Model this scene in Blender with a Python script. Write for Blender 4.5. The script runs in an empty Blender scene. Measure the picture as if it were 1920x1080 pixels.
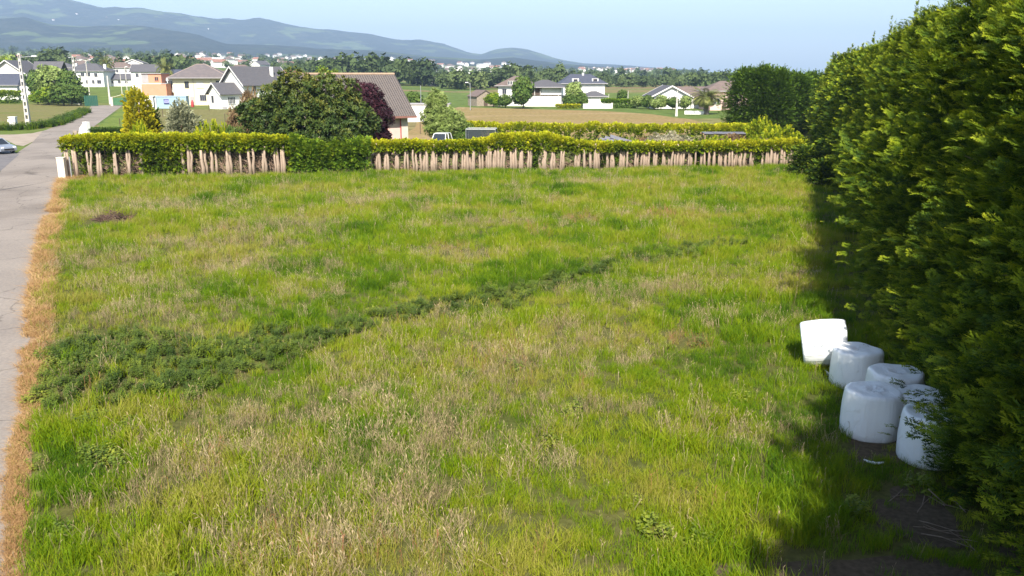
import bpy, math, random
import numpy as np
from mathutils import Vector, Matrix

R = math.radians
scene = bpy.context.scene
COL = scene.collection

# ------------------------------------------------------------------ camera
CAM_H = 8.0
PITCH = math.atan(402.0 / 1600.0)
cam_data = bpy.data.cameras.new("camera")
cam_data.sensor_width = 36.0
cam_data.lens = 36.0 * 1600.0 / 1920.0
cam_data.clip_start = 0.1
cam_data.clip_end = 60000.0
cam = bpy.data.objects.new("camera", cam_data)
cam.location = (0, 0, CAM_H)
cam.rotation_euler = (math.pi / 2 - PITCH, 0, 0)
COL.objects.link(cam)
scene.camera = cam

# ------------------------------------------------------------------ sky, sun, exposure
SUN_EL = R(44.0)
SUN_AZ = R(180.6)            # clockwise from +Y: behind the camera, a little to the left
world = bpy.data.worlds.new("World")
scene.world = world
world.use_nodes = True
wn = world.node_tree.nodes
wl = world.node_tree.links
wn.clear()
sky = wn.new("ShaderNodeTexSky")
sky.sky_type = 'NISHITA'
sky.sun_disc = False
sky.sun_elevation = SUN_EL
sky.sun_rotation = SUN_AZ
sky.altitude = 10.0
sky.air_density = 1.0
sky.dust_density = 1.2
sky.ozone_density = 1.0
bg = wn.new("ShaderNodeBackground")
bg.inputs[1].default_value = 0.105
wo = wn.new("ShaderNodeOutputWorld")
wl.new(sky.outputs[0], bg.inputs[0])
wl.new(bg.outputs[0], wo.inputs[0])

sun_data = bpy.data.lights.new("sun", 'SUN')
sun_data.energy = 5.0
sun_data.angle = R(0.53)
sun_data.color = (1.0, 0.94, 0.84)
sun = bpy.data.objects.new("sun", sun_data)
sd = Vector((math.sin(SUN_AZ) * math.cos(SUN_EL), math.cos(SUN_AZ) * math.cos(SUN_EL), math.sin(SUN_EL)))
sun.rotation_euler = sd.to_track_quat('Z', 'Y').to_euler()
sun.location = (0, -30, 60)
COL.objects.link(sun)

vs = scene.view_settings
vs.view_transform = 'Standard'
vs.look = 'None'
vs.exposure = 1.04
vs.gamma = 1.0
vs.use_curve_mapping = False
scene.cycles.max_bounces = 4
scene.cycles.diffuse_bounces = 2
scene.cycles.glossy_bounces = 2
scene.cycles.transmission_bounces = 2
scene.cycles.transparent_max_bounces = 6
scene.cycles.volume_bounces = 0

# ------------------------------------------------------------------ helpers
def gx(px, Y, z=0.0):
    """X of a thing seen at picture column px, standing Y metres ahead."""
    return (px - 960.0) / 1600.0 * (Y * math.cos(PITCH) + (CAM_H - z) * math.sin(PITCH))

def gp(px, py, z=0.0):
    """point of the plane at height z that lies in picture position px, py."""
    dep = PITCH + math.atan((py - 540.0) / 1600.0)
    Y = (CAM_H - z) / math.tan(dep)
    return (gx(px, Y, z), Y, z)

def hz(py, Y):
    """height of a point seen at picture row py, Y metres ahead."""
    return CAM_H - Y * math.tan(PITCH + math.atan((py - 540.0) / 1600.0))

def _hash(ix, iy, seed):
    h = (ix.astype(np.int64) * 374761393 + iy.astype(np.int64) * 668265263 + seed * 974634777) & 0xffffffff
    h = ((h ^ (h >> 13)) * 1274126177) & 0xffffffff
    return ((h ^ (h >> 16)) & 0xffff) / 65535.0

def vnoise(x, y, seed=0):
    x = np.asarray(x, float); y = np.asarray(y, float)
    ix = np.floor(x); iy = np.floor(y)
    fx = x - ix; fy = y - iy
    fx = fx * fx * (3 - 2 * fx); fy = fy * fy * (3 - 2 * fy)
    ix = ix.astype(np.int64); iy = iy.astype(np.int64)
    a = _hash(ix, iy, seed); b = _hash(ix + 1, iy, seed)
    c = _hash(ix, iy + 1, seed); d = _hash(ix + 1, iy + 1, seed)
    return (a * (1 - fx) + b * fx) * (1 - fy) + (c * (1 - fx) + d * fx) * fy

def fbm(x, y, seed=0, oct=4):
    s = 0.0; a = 0.5; t = 0.0
    for i in range(oct):
        s = s + a * vnoise(np.asarray(x) * 2 ** i, np.asarray(y) * 2 ** i, seed + i * 17); t += a; a *= 0.5
    return s / t

def smooth(a, b, x):
    t = np.clip((np.asarray(x, float) - a) / (b - a), 0, 1)
    return t * t * (3 - 2 * t)

def tag(o, label=None, cat=None, group=None, kind=None):
    if label: o["label"] = label
    if cat: o["category"] = cat
    if group: o["group"] = group
    if kind: o["kind"] = kind
    return o

def empty(name, loc=(0, 0, 0), rz=0.0, label=None, cat=None, group=None):
    o = bpy.data.objects.new(name, None)
    o.empty_display_size = 0.3
    o.location = loc
    o.rotation_euler = (0, 0, rz)
    COL.objects.link(o)
    return tag(o, label, cat, group)

def link(name, me, parent=None, loc=(0, 0, 0), rot=(0, 0, 0)):
    o = bpy.data.objects.new(name, me)
    o.location = loc
    o.rotation_euler = rot
    COL.objects.link(o)
    if parent is not None: o.parent = parent
    return o

def copy_tree(o, parent=None, loc=None, rz=None, sc=None):
    c = o.copy(); COL.objects.link(c); c.parent = parent
    for ch in list(o.children):
        copy_tree(ch, c)
    if loc is not None: c.location = loc
    if rz is not None: c.rotation_euler = (0, 0, rz)
    if sc is not None: c.scale = sc
    return c

def mesh_np(name, V, F, mats=(), attrs=None, smooth_shade=False, midx=None):
    """V (n,3), F: (m,4) or (m,3) array, or a list of such arrays."""
    me = bpy.data.meshes.new(name)
    V = np.ascontiguousarray(V, dtype=np.float32)
    Fs = F if isinstance(F, list) else [F]
    Fs = [np.asarray(f, dtype=np.int32) for f in Fs if len(f)]
    nl = sum(f.size for f in Fs); nf = sum(len(f) for f in Fs)
    me.vertices.add(len(V)); me.vertices.foreach_set("co", V.ravel())
    me.loops.add(nl); me.loops.foreach_set("vertex_index", np.concatenate([f.ravel() for f in Fs]))
    me.polygons.add(nf)
    tot = np.concatenate([np.full(len(f), f.shape[1], np.int32) for f in Fs])
    start = np.concatenate([[0], np.cumsum(tot)[:-1]]).astype(np.int32)
    me.polygons.foreach_set("loop_start", start)
    me.polygons.foreach_set("loop_total", tot)
    if midx is not None: me.polygons.foreach_set("material_index", np.asarray(midx, np.int32))
    me.polygons.foreach_set("use_smooth", np.full(nf, smooth_shade, dtype=bool))
    for m in mats: me.materials.append(m)
    if attrs:
        for k, v in attrs.items():
            v = np.asarray(v, np.float32)
            if v.ndim == 1:
                a = me.attributes.new(k, 'FLOAT', 'POINT'); a.data.foreach_set("value", v)
            else:
                a = me.attributes.new(k, 'FLOAT_VECTOR', 'POINT'); a.data.foreach_set("vector", np.ascontiguousarray(v).ravel())
    me.update(calc_edges=True)
    return me

class MB:
    """collects polygons for one mesh."""
    def __init__(s): s.v = []; s.f = []; s.m = []; s.cur = 0
    def face(s, pts, m=None):
        b = len(s.v); s.v += [tuple(p) for p in pts]; s.f.append(tuple(range(b, b + len(pts)))); s.m.append(s.cur if m is None else m)
    def box(s, x0, x1, y0, y1, z0, z1, m=None):
        b = len(s.v)
        s.v += [(x, y, z) for z in (z0, z1) for y in (y0, y1) for x in (x0, x1)]
        for q in ((0, 2, 3, 1), (4, 5, 7, 6), (0, 1, 5, 4), (2, 6, 7, 3), (0, 4, 6, 2), (1, 3, 7, 5)):
            s.f.append(tuple(b + i for i in q)); s.m.append(s.cur if m is None else m)
        return s
    def tube(s, pts, rad, n=8, cap=True, m=None):
        """pts list of points, rad list or number"""
        pts = [Vector(p) for p in pts]
        if not hasattr(rad, '__len__'): rad = [rad] * len(pts)
        b = len(s.v)
        for i, p in enumerate(pts):
            d = (pts[min(i + 1, len(pts) - 1)] - pts[max(i - 1, 0)]).normalized()
            u = d.cross(Vector((0.31, 0.17, 0.93)) if abs(d.z) < 0.9 else Vector((1, 0, 0))).normalized()
            w = d.cross(u)
            for k in range(n):
                a = 2 * math.pi * k / n
                s.v.append(tuple(p + (u * math.cos(a) + w * math.sin(a)) * rad[i]))
        mm = s.cur if m is None else m
        for i in range(len(pts) - 1):
            for k in range(n):
                k2 = (k + 1) % n
                s.f.append((b + i * n + k, b + i * n + k2, b + (i + 1) * n + k2, b + (i + 1) * n + k)); s.m.append(mm)
        if cap:
            s.f.append(tuple(b + k for k in range(n))[::-1]); s.m.append(mm)
            e = b + (len(pts) - 1) * n
            s.f.append(tuple(e + k for k in range(n))); s.m.append(mm)
        return s
    def prism(s, poly, axis, a, b_, m=None):
        """poly 2D points extruded along axis ('x','y','z') from a to b_."""
        def P(q, t):
            return {'x': (t, q[0], q[1]), 'y': (q[0], t, q[1]), 'z': (q[0], q[1], t)}[axis]
        b = len(s.v); n = len(poly); mm = s.cur if m is None else m
        s.v += [P(q, a) for q in poly] + [P(q, b_) for q in poly]
        for i in range(n):
            j = (i + 1) % n
            s.f.append((b + i, b + j, b + n + j, b + n + i)); s.m.append(mm)
        s.f.append(tuple(b + i for i in range(n))[::-1]); s.m.append(mm)
        s.f.append(tuple(b + n + i for i in range(n))); s.m.append(mm)
        return s
    def lathe(s, prof, n=24, m=None, close=True):
        b = len(s.v); mm = s.cur if m is None else m
        for (r, z) in prof:
            for k in range(n):
                a = 2 * math.pi * k / n
                s.v.append((r * math.cos(a), r * math.sin(a), z))
        for i in range(len(prof) - 1):
            for k in range(n):
                k2 = (k + 1) % n
                s.f.append((b + i * n + k, b + i * n + k2, b + (i + 1) * n + k2, b + (i + 1) * n + k)); s.m.append(mm)
        if close:
            s.f.append(tuple(b + k for k in range(n))[::-1]); s.m.append(mm)
            e = b + (len(prof) - 1) * n
            s.f.append(tuple(e + k for k in range(n))); s.m.append(mm)
        return s
    def mesh(s, name, mats, smooth_shade=False):
        me = bpy.data.meshes.new(name)
        me.from_pydata(s.v, [], s.f)
        mats = mats if isinstance(mats, (list, tuple)) else [mats]
        for m in mats: me.materials.append(m)
        me.polygons.foreach_set("material_index", s.m)
        me.polygons.foreach_set("use_smooth", [smooth_shade] * len(s.f))
        import bmesh
        bm = bmesh.new(); bm.from_mesh(me); bmesh.ops.recalc_face_normals(bm, faces=bm.faces); bm.to_mesh(me); bm.free()
        me.update()
        return me
    def build(s, name, mats, parent=None, loc=(0, 0, 0), rot=(0, 0, 0), smooth_shade=False, bevel=0.0, seg=2):
        o = link(name, s.mesh(name, mats, smooth_shade), parent, loc, rot)
        if bevel:
            md = o.modifiers.new("bevel", 'BEVEL'); md.width = bevel; md.segments = seg; md.limit_method = 'ANGLE'
        return o

# ------------------------------------------------------------------ materials
MATS = {}
def nodes_of(name):
    m = bpy.data.materials.new(name); m.use_nodes = True
    nt = m.node_tree; nt.nodes.clear()
    return m, nt

def N(nt, t, **kw):
    n = nt.nodes.new(t)
    for k, v in kw.items(): setattr(n, k, v)
    return n

def ramp(nt, stops, fac):
    r = N(nt, "ShaderNodeValToRGB")
    el = r.color_ramp.elements
    while len(el) < len(stops): el.new(0.5)
    for e, (p, c) in zip(el, stops):
        e.position = p; e.color = (*c, 1)
    nt.links.new(fac, r.inputs[0])
    return r.outputs[0]

def surf(name, col, col2=None, scale=3.0, rough=0.8, bump=0.0, bscale=20.0, spec=0.3, metal=0.0, detail=5.0, dirt=None, stretch=(1, 1, 1), coat=0.0):
    """plain procedural surface: two colours mixed by noise, optional dirt streaks and fine relief."""
    if name in MATS: return MATS[name]
    m, nt = nodes_of(name)
    tc = N(nt, "ShaderNodeTexCoord")
    mp = N(nt, "ShaderNodeMapping"); mp.inputs["Scale"].default_value = stretch
    nt.links.new(tc.outputs["Object"], mp.inputs[0])
    no = N(nt, "ShaderNodeTexNoise"); no.inputs["Scale"].default_value = scale; no.inputs["Detail"].default_value = detail
    nt.links.new(mp.outputs[0], no.inputs["Vector"])
    c2 = col2 or tuple(c * 0.8 for c in col)
    stops = [(0.35, col), (0.65, c2)]
    if dirt: stops.append((0.8, dirt))
    col_o = ramp(nt, stops, no.outputs["Fac"])
    b = N(nt, "ShaderNodeBsdfPrincipled")
    b.inputs["Roughness"].default_value = rough
    b.inputs["Specular IOR Level"].default_value = spec
    b.inputs["Metallic"].default_value = metal
    b.inputs["Coat Weight"].default_value = coat
    nt.links.new(col_o, b.inputs["Base Color"])
    if bump:
        n2 = N(nt, "ShaderNodeTexNoise"); n2.inputs["Scale"].default_value = bscale; n2.inputs["Detail"].default_value = 4
        nt.links.new(mp.outputs[0], n2.inputs["Vector"])
        bp = N(nt, "ShaderNodeBump"); bp.inputs["Strength"].default_value = bump; bp.inputs["Distance"].default_value = 0.02
        nt.links.new(n2.outputs["Fac"], bp.inputs["Height"])
        nt.links.new(bp.outputs[0], b.inputs["Normal"])
    o = N(nt, "ShaderNodeOutputMaterial")
    nt.links.new(b.outputs[0], o.inputs[0])
    MATS[name] = m
    return m

def leafmat(name, stops, source='GEOMETRY', trans=0.25, rough=0.6, spec=0.12, attr="tint", leafattr=None, leafamt=0.3):
    """foliage: colour by the tint carried by the leaves, partly translucent."""
    if name in MATS: return MATS[name]
    m, nt = nodes_of(name)
    a = N(nt, "ShaderNodeAttribute", attribute_type=source, attribute_name=attr)
    fac = a.outputs["Fac"]
    if leafattr:
        a2 = N(nt, "ShaderNodeAttribute", attribute_type='GEOMETRY', attribute_name=leafattr)
        ma = N(nt, "ShaderNodeMath", operation='MULTIPLY_ADD'); ma.inputs[1].default_value = leafamt
        nt.links.new(a2.outputs["Fac"], ma.inputs[0]); nt.links.new(fac, ma.inputs[2])
        sb = N(nt, "ShaderNodeMath", operation='SUBTRACT'); sb.inputs[1].default_value = leafamt * 0.5
        nt.links.new(ma.outputs[0], sb.inputs[0]); fac = sb.outputs[0]
    c = ramp(nt, stops, fac)
    b = N(nt, "ShaderNodeBsdfPrincipled")
    b.inputs["Roughness"].default_value = rough
    b.inputs["Specular IOR Level"].default_value = spec
    nt.links.new(c, b.inputs["Base Color"])
    t = N(nt, "ShaderNodeBsdfTranslucent")
    nt.links.new(c, t.inputs[0])
    mx = N(nt, "ShaderNodeMixShader"); mx.inputs[0].default_value = trans
    nt.links.new(b.outputs[0], mx.inputs[1]); nt.links.new(t.outputs[0], mx.inputs[2])
    o = N(nt, "ShaderNodeOutputMaterial")
    nt.links.new(mx.outputs[0], o.inputs[0])
    MATS[name] = m
    return m

# ------------------------------------------------------------------ foliage tools
def quad_leaf(p, d, n, length, width, fold=0.0):
    """diamond leaf: 4 verts"""
    d = np.asarray(d, float); n = np.asarray(n, float); p = np.asarray(p, float)
    s = np.cross(n, d)
    return [p, p + d * length * 0.45 + s * width * 0.5 + n * fold, p + d * length, p + d * length * 0.45 - s * width * 0.5 + n * fold]

def spray_template(nside=7, sub=True, seed=0, wid=0.085, droop=0.18):
    """flat conifer spray along +x, length 1, slightly drooping; returns V,F,tip(0..1)."""
    r = np.random.RandomState(seed)
    V = []; tip = []
    def add(p, d, l, w, t):
        n = np.array([0, 0, 1.0]) + r.normal(0, 0.25, 3); n -= d * n.dot(d); n /= np.linalg.norm(n)
        V.extend(quad_leaf(p, d, n, l, w)); tip.extend([t * 0.6, t, 1.0 if t > 0.5 else t + 0.3, t])
    def axis(t): return np.array([t, 0, -droop * t * t + 0.05 * math.sin(t * 5)])
    for i in range(nside):
        t = 0.08 + 0.8 * i / nside
        for s in (-1, 1):
            l = (0.5 - 0.32 * t) * r.uniform(0.8, 1.2)
            an = R(42) * r.uniform(0.8, 1.2)
            d = np.array([math.cos(an), s * math.sin(an), -0.12 + r.normal(0, 0.12)]); d /= np.linalg.norm(d)
            p = axis(t)
            add(p, d, l, wid * 1.15, t)
            if sub:
                for q in (0.4, 0.68):
                    for s2 in (-1, 1):
                        a2 = an * s + s2 * R(38)
                        d2 = np.array([math.cos(a2), math.sin(a2), -0.1 + r.normal(0, 0.12)]); d2 /= np.linalg.norm(d2)
                        add(p + d * l * q, d2, l * (0.5 - 0.2 * q), wid * 0.8, min(1, t + q * 0.3))
    add(axis(0.0), np.array([1, 0, -0.1]) / 1.005, 0.55, wid * 0.6, 0.2)
    add(axis(0.7), np.array([0.97, 0, -0.24]), 0.34, wid * 1.1, 1.0)
    V = np.array(V); F = np.arange(len(V)).reshape(-1, 4)
    return V, F, np.clip(np.array(tip), 0, 1)

def rosette_template(n=7, seed=0, length=1.0, width=0.42, up=0.5, fold=0.06):
    r = np.random.RandomState(seed)
    V = []; tip = []
    for i in range(n):
        a = 2 * math.pi * (i + r.uniform(-0.3, 0.3)) / n
        e = up + r.normal(0, 0.35)
        d = np.array([math.cos(a) * math.cos(e), math.sin(a) * math.cos(e), math.sin(e)])
        nn = np.array([0, 0, 1.0]) + r.normal(0, 0.3, 3); nn -= d * nn.dot(d); nn /= np.linalg.norm(nn)
        V.extend(quad_leaf(d * 0.08, d, nn, length * r.uniform(0.7, 1.1), width * r.uniform(0.8, 1.1), fold))
        tip.extend([0.5 + r.normal(0, 0.2)] * 4)
    V = np.array(V); F = np.arange(len(V)).reshape(-1, 4)
    # rosette looks along +x
    V = V[:, [2, 0, 1]]
    return V, F, np.clip(np.array(tip), 0, 1)

def frames(D, rng, roll=None, upbias=1.0):
    """rotation matrices whose x axis is D; z as near as can be to world up, then rolled."""
    D = D / np.linalg.norm(D, axis=1, keepdims=True)
    up = np.tile(np.array([0, 0, upbias]), (len(D), 1)) + rng.normal(0, 0.15, D.shape)
    Y = np.cross(up, D); Y /= np.linalg.norm(Y, axis=1, keepdims=True) + 1e-9
    Z = np.cross(D, Y)
    if roll is not None:
        c = np.cos(roll)[:, None]; s = np.sin(roll)[:, None]
        Y, Z = Y * c + Z * s, Z * c - Y * s
    return np.stack([D, Y, Z], axis=2)

def bake(tmpls, pick, P, M, S, tint):
    """stamp templates; returns V,F,tint,leaf"""
    Vs = []; Fs = []; Ts = []; Ls = []; base = 0
    for k, (TV, TF, TT) in enumerate(tmpls):
        ix = np.nonzero(pick == k)[0]
        if not len(ix): continue
        V = np.einsum('nij,vj->nvi', M[ix], TV) * S[ix][:, None, None] + P[ix][:, None, :]
        n = len(TV)
        F = TF[None] + (np.arange(len(ix)) * n)[:, None, None] + base
        Vs.append(V.reshape(-1, 3)); Fs.append(F.reshape(-1, TF.shape[1]))
        Ts.append(np.repeat(tint[ix], n)); Ls.append(np.tile(TT, len(ix)))
        base += len(ix) * n
    return np.concatenate(Vs), np.concatenate(Fs), np.concatenate(Ts), np.concatenate(Ls)

SPRAY_FINE = [spray_template(6, True, s, 0.052) for s in (1, 2, 3)]
SPRAY_MID = [spray_template(6, False, s, 0.115) for s in (4, 5, 6)]
SPRAY_LOW = [spray_template(3, False, s, 0.26) for s in (7, 8, 9)]
ROSE = [rosette_template(7, s) for s in (1, 2, 3)]
ROSE_FINE = [rosette_template(9, s, width=0.3, up=0.3) for s in (4, 5, 6)]
ROSE_LOW = [rosette_template(4, s, width=0.75, up=0.35) for s in (7, 8, 9)]
HAZE_DENSITY = 1.45e-4
# ------------------------------------------------------------------ terrain
PXK = np.array([-2500., 0, 300, 600, 900, 1100, 1300, 1400, 4500])
def kn(*v): return np.array(v, float)
SKY_PX = np.array([-2500, -900, -300, 0, 60, 100, 130, 190, 205, 230, 290, 330, 390, 430, 465, 490, 520, 560, 600, 650, 700, 740, 770, 785, 830, 880, 905, 925, 960, 990, 1030, 1060, 1090, 1150, 1230, 1290, 1330, 1370, 1420, 4500], float)
SKY_Y = np.array([60, 20, -6, 5, 1, 10, 4, 17, 20, 15, 17, 25, 33, 38, 40, 36, 41, 50, 57, 64, 70, 78, 80, 79, 86, 101, 104, 97, 94, 97, 107, 115, 120, 122, 127, 130, 135, 142, 150, 160], float)
FT_PX = np.array([-2500, 0, 60, 110, 160, 280, 330, 380, 430, 520, 600, 700, 800, 900, 960, 1050, 1100, 1230, 1300, 1340, 1400, 4500], float)
FT_Y = np.array([60, 30, 26, 45, 52, 48, 58, 66, 82, 84, 92, 98, 106, 112, 106, 120, 125, 130, 136, 141, 155, 160], float)
DK = np.array([0, 240, 350, 600, 1000, 2000, 3000, 4100, 4800, 6500, 9500], float)

def ground_z(x, y):
    x = np.atleast_1d(np.asarray(x, float)); y = np.atleast_1d(np.asarray(y, float))
    d = np.hypot(x, y); az = np.arctan2(x, y)
    azc = np.clip(az, -R(62), R(62))
    px = 960 + 1600 * np.tan(azc) / math.cos(PITCH)
    dd = d * np.cos(azc)
    back = smooth(R(60), R(100), np.abs(az))
    def e(yy): return np.tan(np.arctan((540 - yy) / 1600.0) - PITCH)
    cols = [0 * px, 0 * px,
            np.interp(px, PXK, kn(3, 3, 3, 2, 0, 0, 0, 0, 0)),
            np.interp(px, PXK, kn(9, 9, 9, 3, 0, 0, 0, 0, 0)),
            np.interp(px, PXK, kn(18, 18, 17, 8, 1, 0, 0, 0, 0)),
            np.interp(px, PXK, kn(52, 52, 48, 30, 15, 9, 7, 2, 0)),
            np.interp(px, PXK, kn(100, 90, 80, 58, 38, 26, 16, 2, -6)),
            8 + 4100 * e(np.interp(px, FT_PX, FT_Y)),
            8 + 4800 * e(np.interp(px, FT_PX, FT_Y) + 9),
            8 + 6500 * e(np.interp(px, SKY_PX, SKY_Y)),
            np.interp(px, PXK, kn(60, 60, 60, 40, 30, 0, -30, -30, -30))]
    Z = np.stack(cols)
    k = np.clip(np.searchsorted(DK, dd, side='right') - 1, 0, len(DK) - 2)
    t = np.clip((dd - DK[k]) / (DK[k + 1] - DK[k]), 0, 1)
    ts = t * t * (3 - 2 * t)
    t = np.where(k >= 6, ts, t)
    i = np.arange(len(dd))
    z = Z[k, i] * (1 - t) + Z[k + 1, i] * t
    amp = smooth(2300, 4200, dd) * np.clip(z, 0, 400) * 0.24
    z = z + amp * (fbm(x / 620.0, y / 620.0, 5, 5) - 0.5) * 1.6
    z = z * (1 - back)
    return z

def G(x, y): return float(ground_z([x], [y])[0])

azs = np.concatenate([np.radians(np.arange(-50, 50.01, 0.3)), np.radians(np.arange(54, 306.1, 4.0))])
nA = len(azs)
rings = np.concatenate([np.geomspace(0.6, 240, 26), np.geomspace(262, 2500, 34), np.linspace(2620, 9500, 74)])
split = 60
AZ, RR = np.meshgrid(azs, rings)
TX = (RR * np.sin(AZ)); TY = (RR * np.cos(AZ))
TZ = ground_z(TX.ravel(), TY.ravel()).reshape(TX.shape)

def polar_mesh(name, i0, i1, mat, cap):
    V = np.stack([TX[i0:i1], TY[i0:i1], TZ[i0:i1]], -1).reshape(-1, 3)
    n = i1 - i0
    I = np.arange(n - 1)[:, None] * nA; J = np.arange(nA)[None]; J2 = (J + 1) % nA
    F = np.stack([I + J, I + J2, I + nA + J2, I + nA + J], -1).reshape(-1, 4)[:, ::-1]
    Fs = [F]
    if cap:
        c = len(V); V = np.vstack([V, [[0, 0, 0]]])
        j = np.arange(nA)
        Fs.append(np.stack([np.full(nA, c), (j + 1) % nA, j], -1))
    return mesh_np(name, V, Fs, [mat], smooth_shade=True)

def ground_material():
    m, nt = nodes_of("grass_land")
    g = N(nt, "ShaderNodeNewGeometry")
    def noise(sc, det=5, off=0.0):
        mp = N(nt, "ShaderNodeMapping"); mp.inputs["Scale"].default_value = (sc, sc, sc); mp.inputs["Location"].default_value = (off, off, 0)
        nt.links.new(g.outputs["Position"], mp.inputs[0])
        n = N(nt, "ShaderNodeTexNoise"); n.inputs["Scale"].default_value = 1.0; n.inputs["Detail"].default_value = det
        nt.links.new(mp.outputs[0], n.inputs["Vector"]); return n.outputs["Fac"]
    mp = N(nt, "ShaderNodeMapping"); mp.inputs["Scale"].default_value = (1 / 95., 1 / 60., 0); mp.inputs["Rotation"].default_value = (0, 0, 0.35)
    nt.links.new(g.outputs["Position"], mp.inputs[0])
    vo = N(nt, "ShaderNodeTexVoronoi"); vo.inputs["Scale"].default_value = 1.0
    nt.links.new(mp.outputs[0], vo.inputs["Vector"])
    sep = N(nt, "ShaderNodeSeparateColor"); nt.links.new(vo.outputs["Color"], sep.inputs[0])
    cells = ramp(nt, [(0.0, (0.085, 0.135, 0.03)), (0.3, (0.12, 0.165, 0.04)), (0.55, (0.10, 0.15, 0.03)), (0.8, (0.16, 0.17, 0.055)), (1.0, (0.20, 0.15, 0.08))], sep.outputs[0])
    fine = ramp(nt, [(0.3, (0.62, 0.6, 0.5)), (0.7, (1.25, 1.2, 1.15))], noise(0.35, 8))
    mu = N(nt, "ShaderNodeMix", data_type='RGBA', blend_type='MULTIPLY'); mu.inputs[0].default_value = 1.0
    nt.links.new(cells, mu.inputs[6]); nt.links.new(fine, mu.inputs[7])
    b = N(nt, "ShaderNodeBsdfPrincipled"); b.inputs["Roughness"].default_value = 0.95; b.inputs["Specular IOR Level"].default_value = 0.1
    nt.links.new(mu.outputs[2], b.inputs["Base Color"])
    bp = N(nt, "ShaderNodeBump"); bp.inputs["Strength"].default_value = 0.6; bp.inputs["Distance"].default_value = 0.12
    nt.links.new(noise(2.2, 6, 3.0), bp.inputs["Height"]); nt.links.new(bp.outputs[0], b.inputs["Normal"])
    o = N(nt, "ShaderNodeOutputMaterial"); nt.links.new(b.outputs[0], o.inputs[0])
    return m

def hill_material():
    m, nt = nodes_of("wooded_hill")
    g = N(nt, "ShaderNodeNewGeometry")
    def noise(sc, det=5, off=0.0):
        mp = N(nt, "ShaderNodeMapping"); mp.inputs["Scale"].default_value = (sc, sc, sc); mp.inputs["Location"].default_value = (off, off, 0)
        nt.links.new(g.outputs["Position"], mp.inputs[0])
        n = N(nt, "ShaderNodeTexNoise"); n.inputs["Scale"].default_value = 1.0; n.inputs["Detail"].default_value = det
        nt.links.new(mp.outputs[0], n.inputs["Vector"]); return n.outputs["Fac"]
    wood = ramp(nt, [(0.3, (0.010, 0.016, 0.012)), (0.55, (0.024, 0.031, 0.021)), (0.75, (0.05, 0.05, 0.036))], noise(1 / 70., 8))
    past = ramp(nt, [(0.3, (0.055, 0.08, 0.03)), (0.6, (0.08, 0.105, 0.042)), (0.8, (0.15, 0.12, 0.08))], noise(1 / 160., 4, 7.0))
    mask = ramp(nt, [(0.56, (0, 0, 0)), (0.585, (1, 1, 1))], noise(1 / 300., 8, 21.0))
    mx = N(nt, "ShaderNodeMix", data_type='RGBA'); nt.links.new(mask, mx.inputs[0])
    nt.links.new(wood, mx.inputs[6]); nt.links.new(past, mx.inputs[7])
    b = N(nt, "ShaderNodeBsdfPrincipled"); b.inputs["Roughness"].default_value = 1.0; b.inputs["Specular IOR Level"].default_value = 0.0
    nt.links.new(mx.outputs[2], b.inputs["Base Color"])
    bp = N(nt, "ShaderNodeBump"); bp.inputs["Strength"].default_value = 0.8; bp.inputs["Distance"].default_value = 25.0
    nt.links.new(noise(1 / 90., 7, 3.0), bp.inputs["Height"]); nt.links.new(bp.outputs[0], b.inputs["Normal"])
    o = N(nt, "ShaderNodeOutputMaterial"); nt.links.new(b.outputs[0], o.inputs[0])
    return m

GROUND_MAT = ground_material()
tag(link("ground", polar_mesh("ground", 0, split + 1, GROUND_MAT, True)), kind="structure")
tag(link("hills", polar_mesh("hills", split, len(rings), hill_material(), False)), kind="structure")

# sea beyond the land
sm, snt = nodes_of("sea_water")
sb = N(snt, "ShaderNodeBsdfPrincipled"); sb.inputs["Base Color"].default_value = (0.02, 0.06, 0.1, 1); sb.inputs["Roughness"].default_value = 0.25
sn = N(snt, "ShaderNodeTexNoise"); sn.inputs["Scale"].default_value = 0.02; sn.inputs["Detail"].default_value = 6
sg = N(snt, "ShaderNodeNewGeometry"); snt.links.new(sg.outputs["Position"], sn.inputs["Vector"])
sbp = N(snt, "ShaderNodeBump"); sbp.inputs["Strength"].default_value = 0.5; sbp.inputs["Distance"].default_value = 2.0
snt.links.new(sn.outputs["Fac"], sbp.inputs["Height"]); snt.links.new(sbp.outputs[0], sb.inputs["Normal"])
so = N(snt, "ShaderNodeOutputMaterial"); snt.links.new(sb.outputs[0], so.inputs[0])
q = np.radians(np.arange(0, 360, 6)); n = len(q)
V = np.vstack([np.stack([np.sin(q) * 3000, np.cos(q) * 3000, 0 * q - 4], 1), np.stack([np.sin(q) * 12000, np.cos(q) * 12000, 0 * q - 4], 1)])
j = np.arange(n); j2 = (j + 1) % n
tag(link("sea", mesh_np("sea", V, np.stack([j, n + j, n + j2, j2], 1), [sm])), kind="structure")

# haze: one even volume round everything
hm, hnt = nodes_of("haze_air")
pv = N(hnt, "ShaderNodeVolumePrincipled")
pv.inputs["Color"].default_value = (0.52, 0.72, 1.0, 1)
pv.inputs["Density"].default_value = HAZE_DENSITY
pv.inputs["Density Attribute"].default_value = ""
pv.inputs["Anisotropy"].default_value = 0.0
ho = N(hnt, "ShaderNodeOutputMaterial"); hnt.links.new(pv.outputs[0], ho.inputs["Volume"])
if HAZE_DENSITY > 0:
    tag(MB().box(-12600, 12600, -12600, 12600, -45, 640).build("haze", hm), kind="stuff")

# ------------------------------------------------------------------ sheets: road, verge, fields
def sheet(name, pts, z, mat, drape=False, kind="structure"):
    mb = MB(); mb.face([(p[0], p[1], (G(p[0], p[1]) if drape else 0) + z) for p in pts])
    me = mb.mesh(name, mat)
    o = link(name, me)
    return tag(o, kind=kind)

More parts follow.
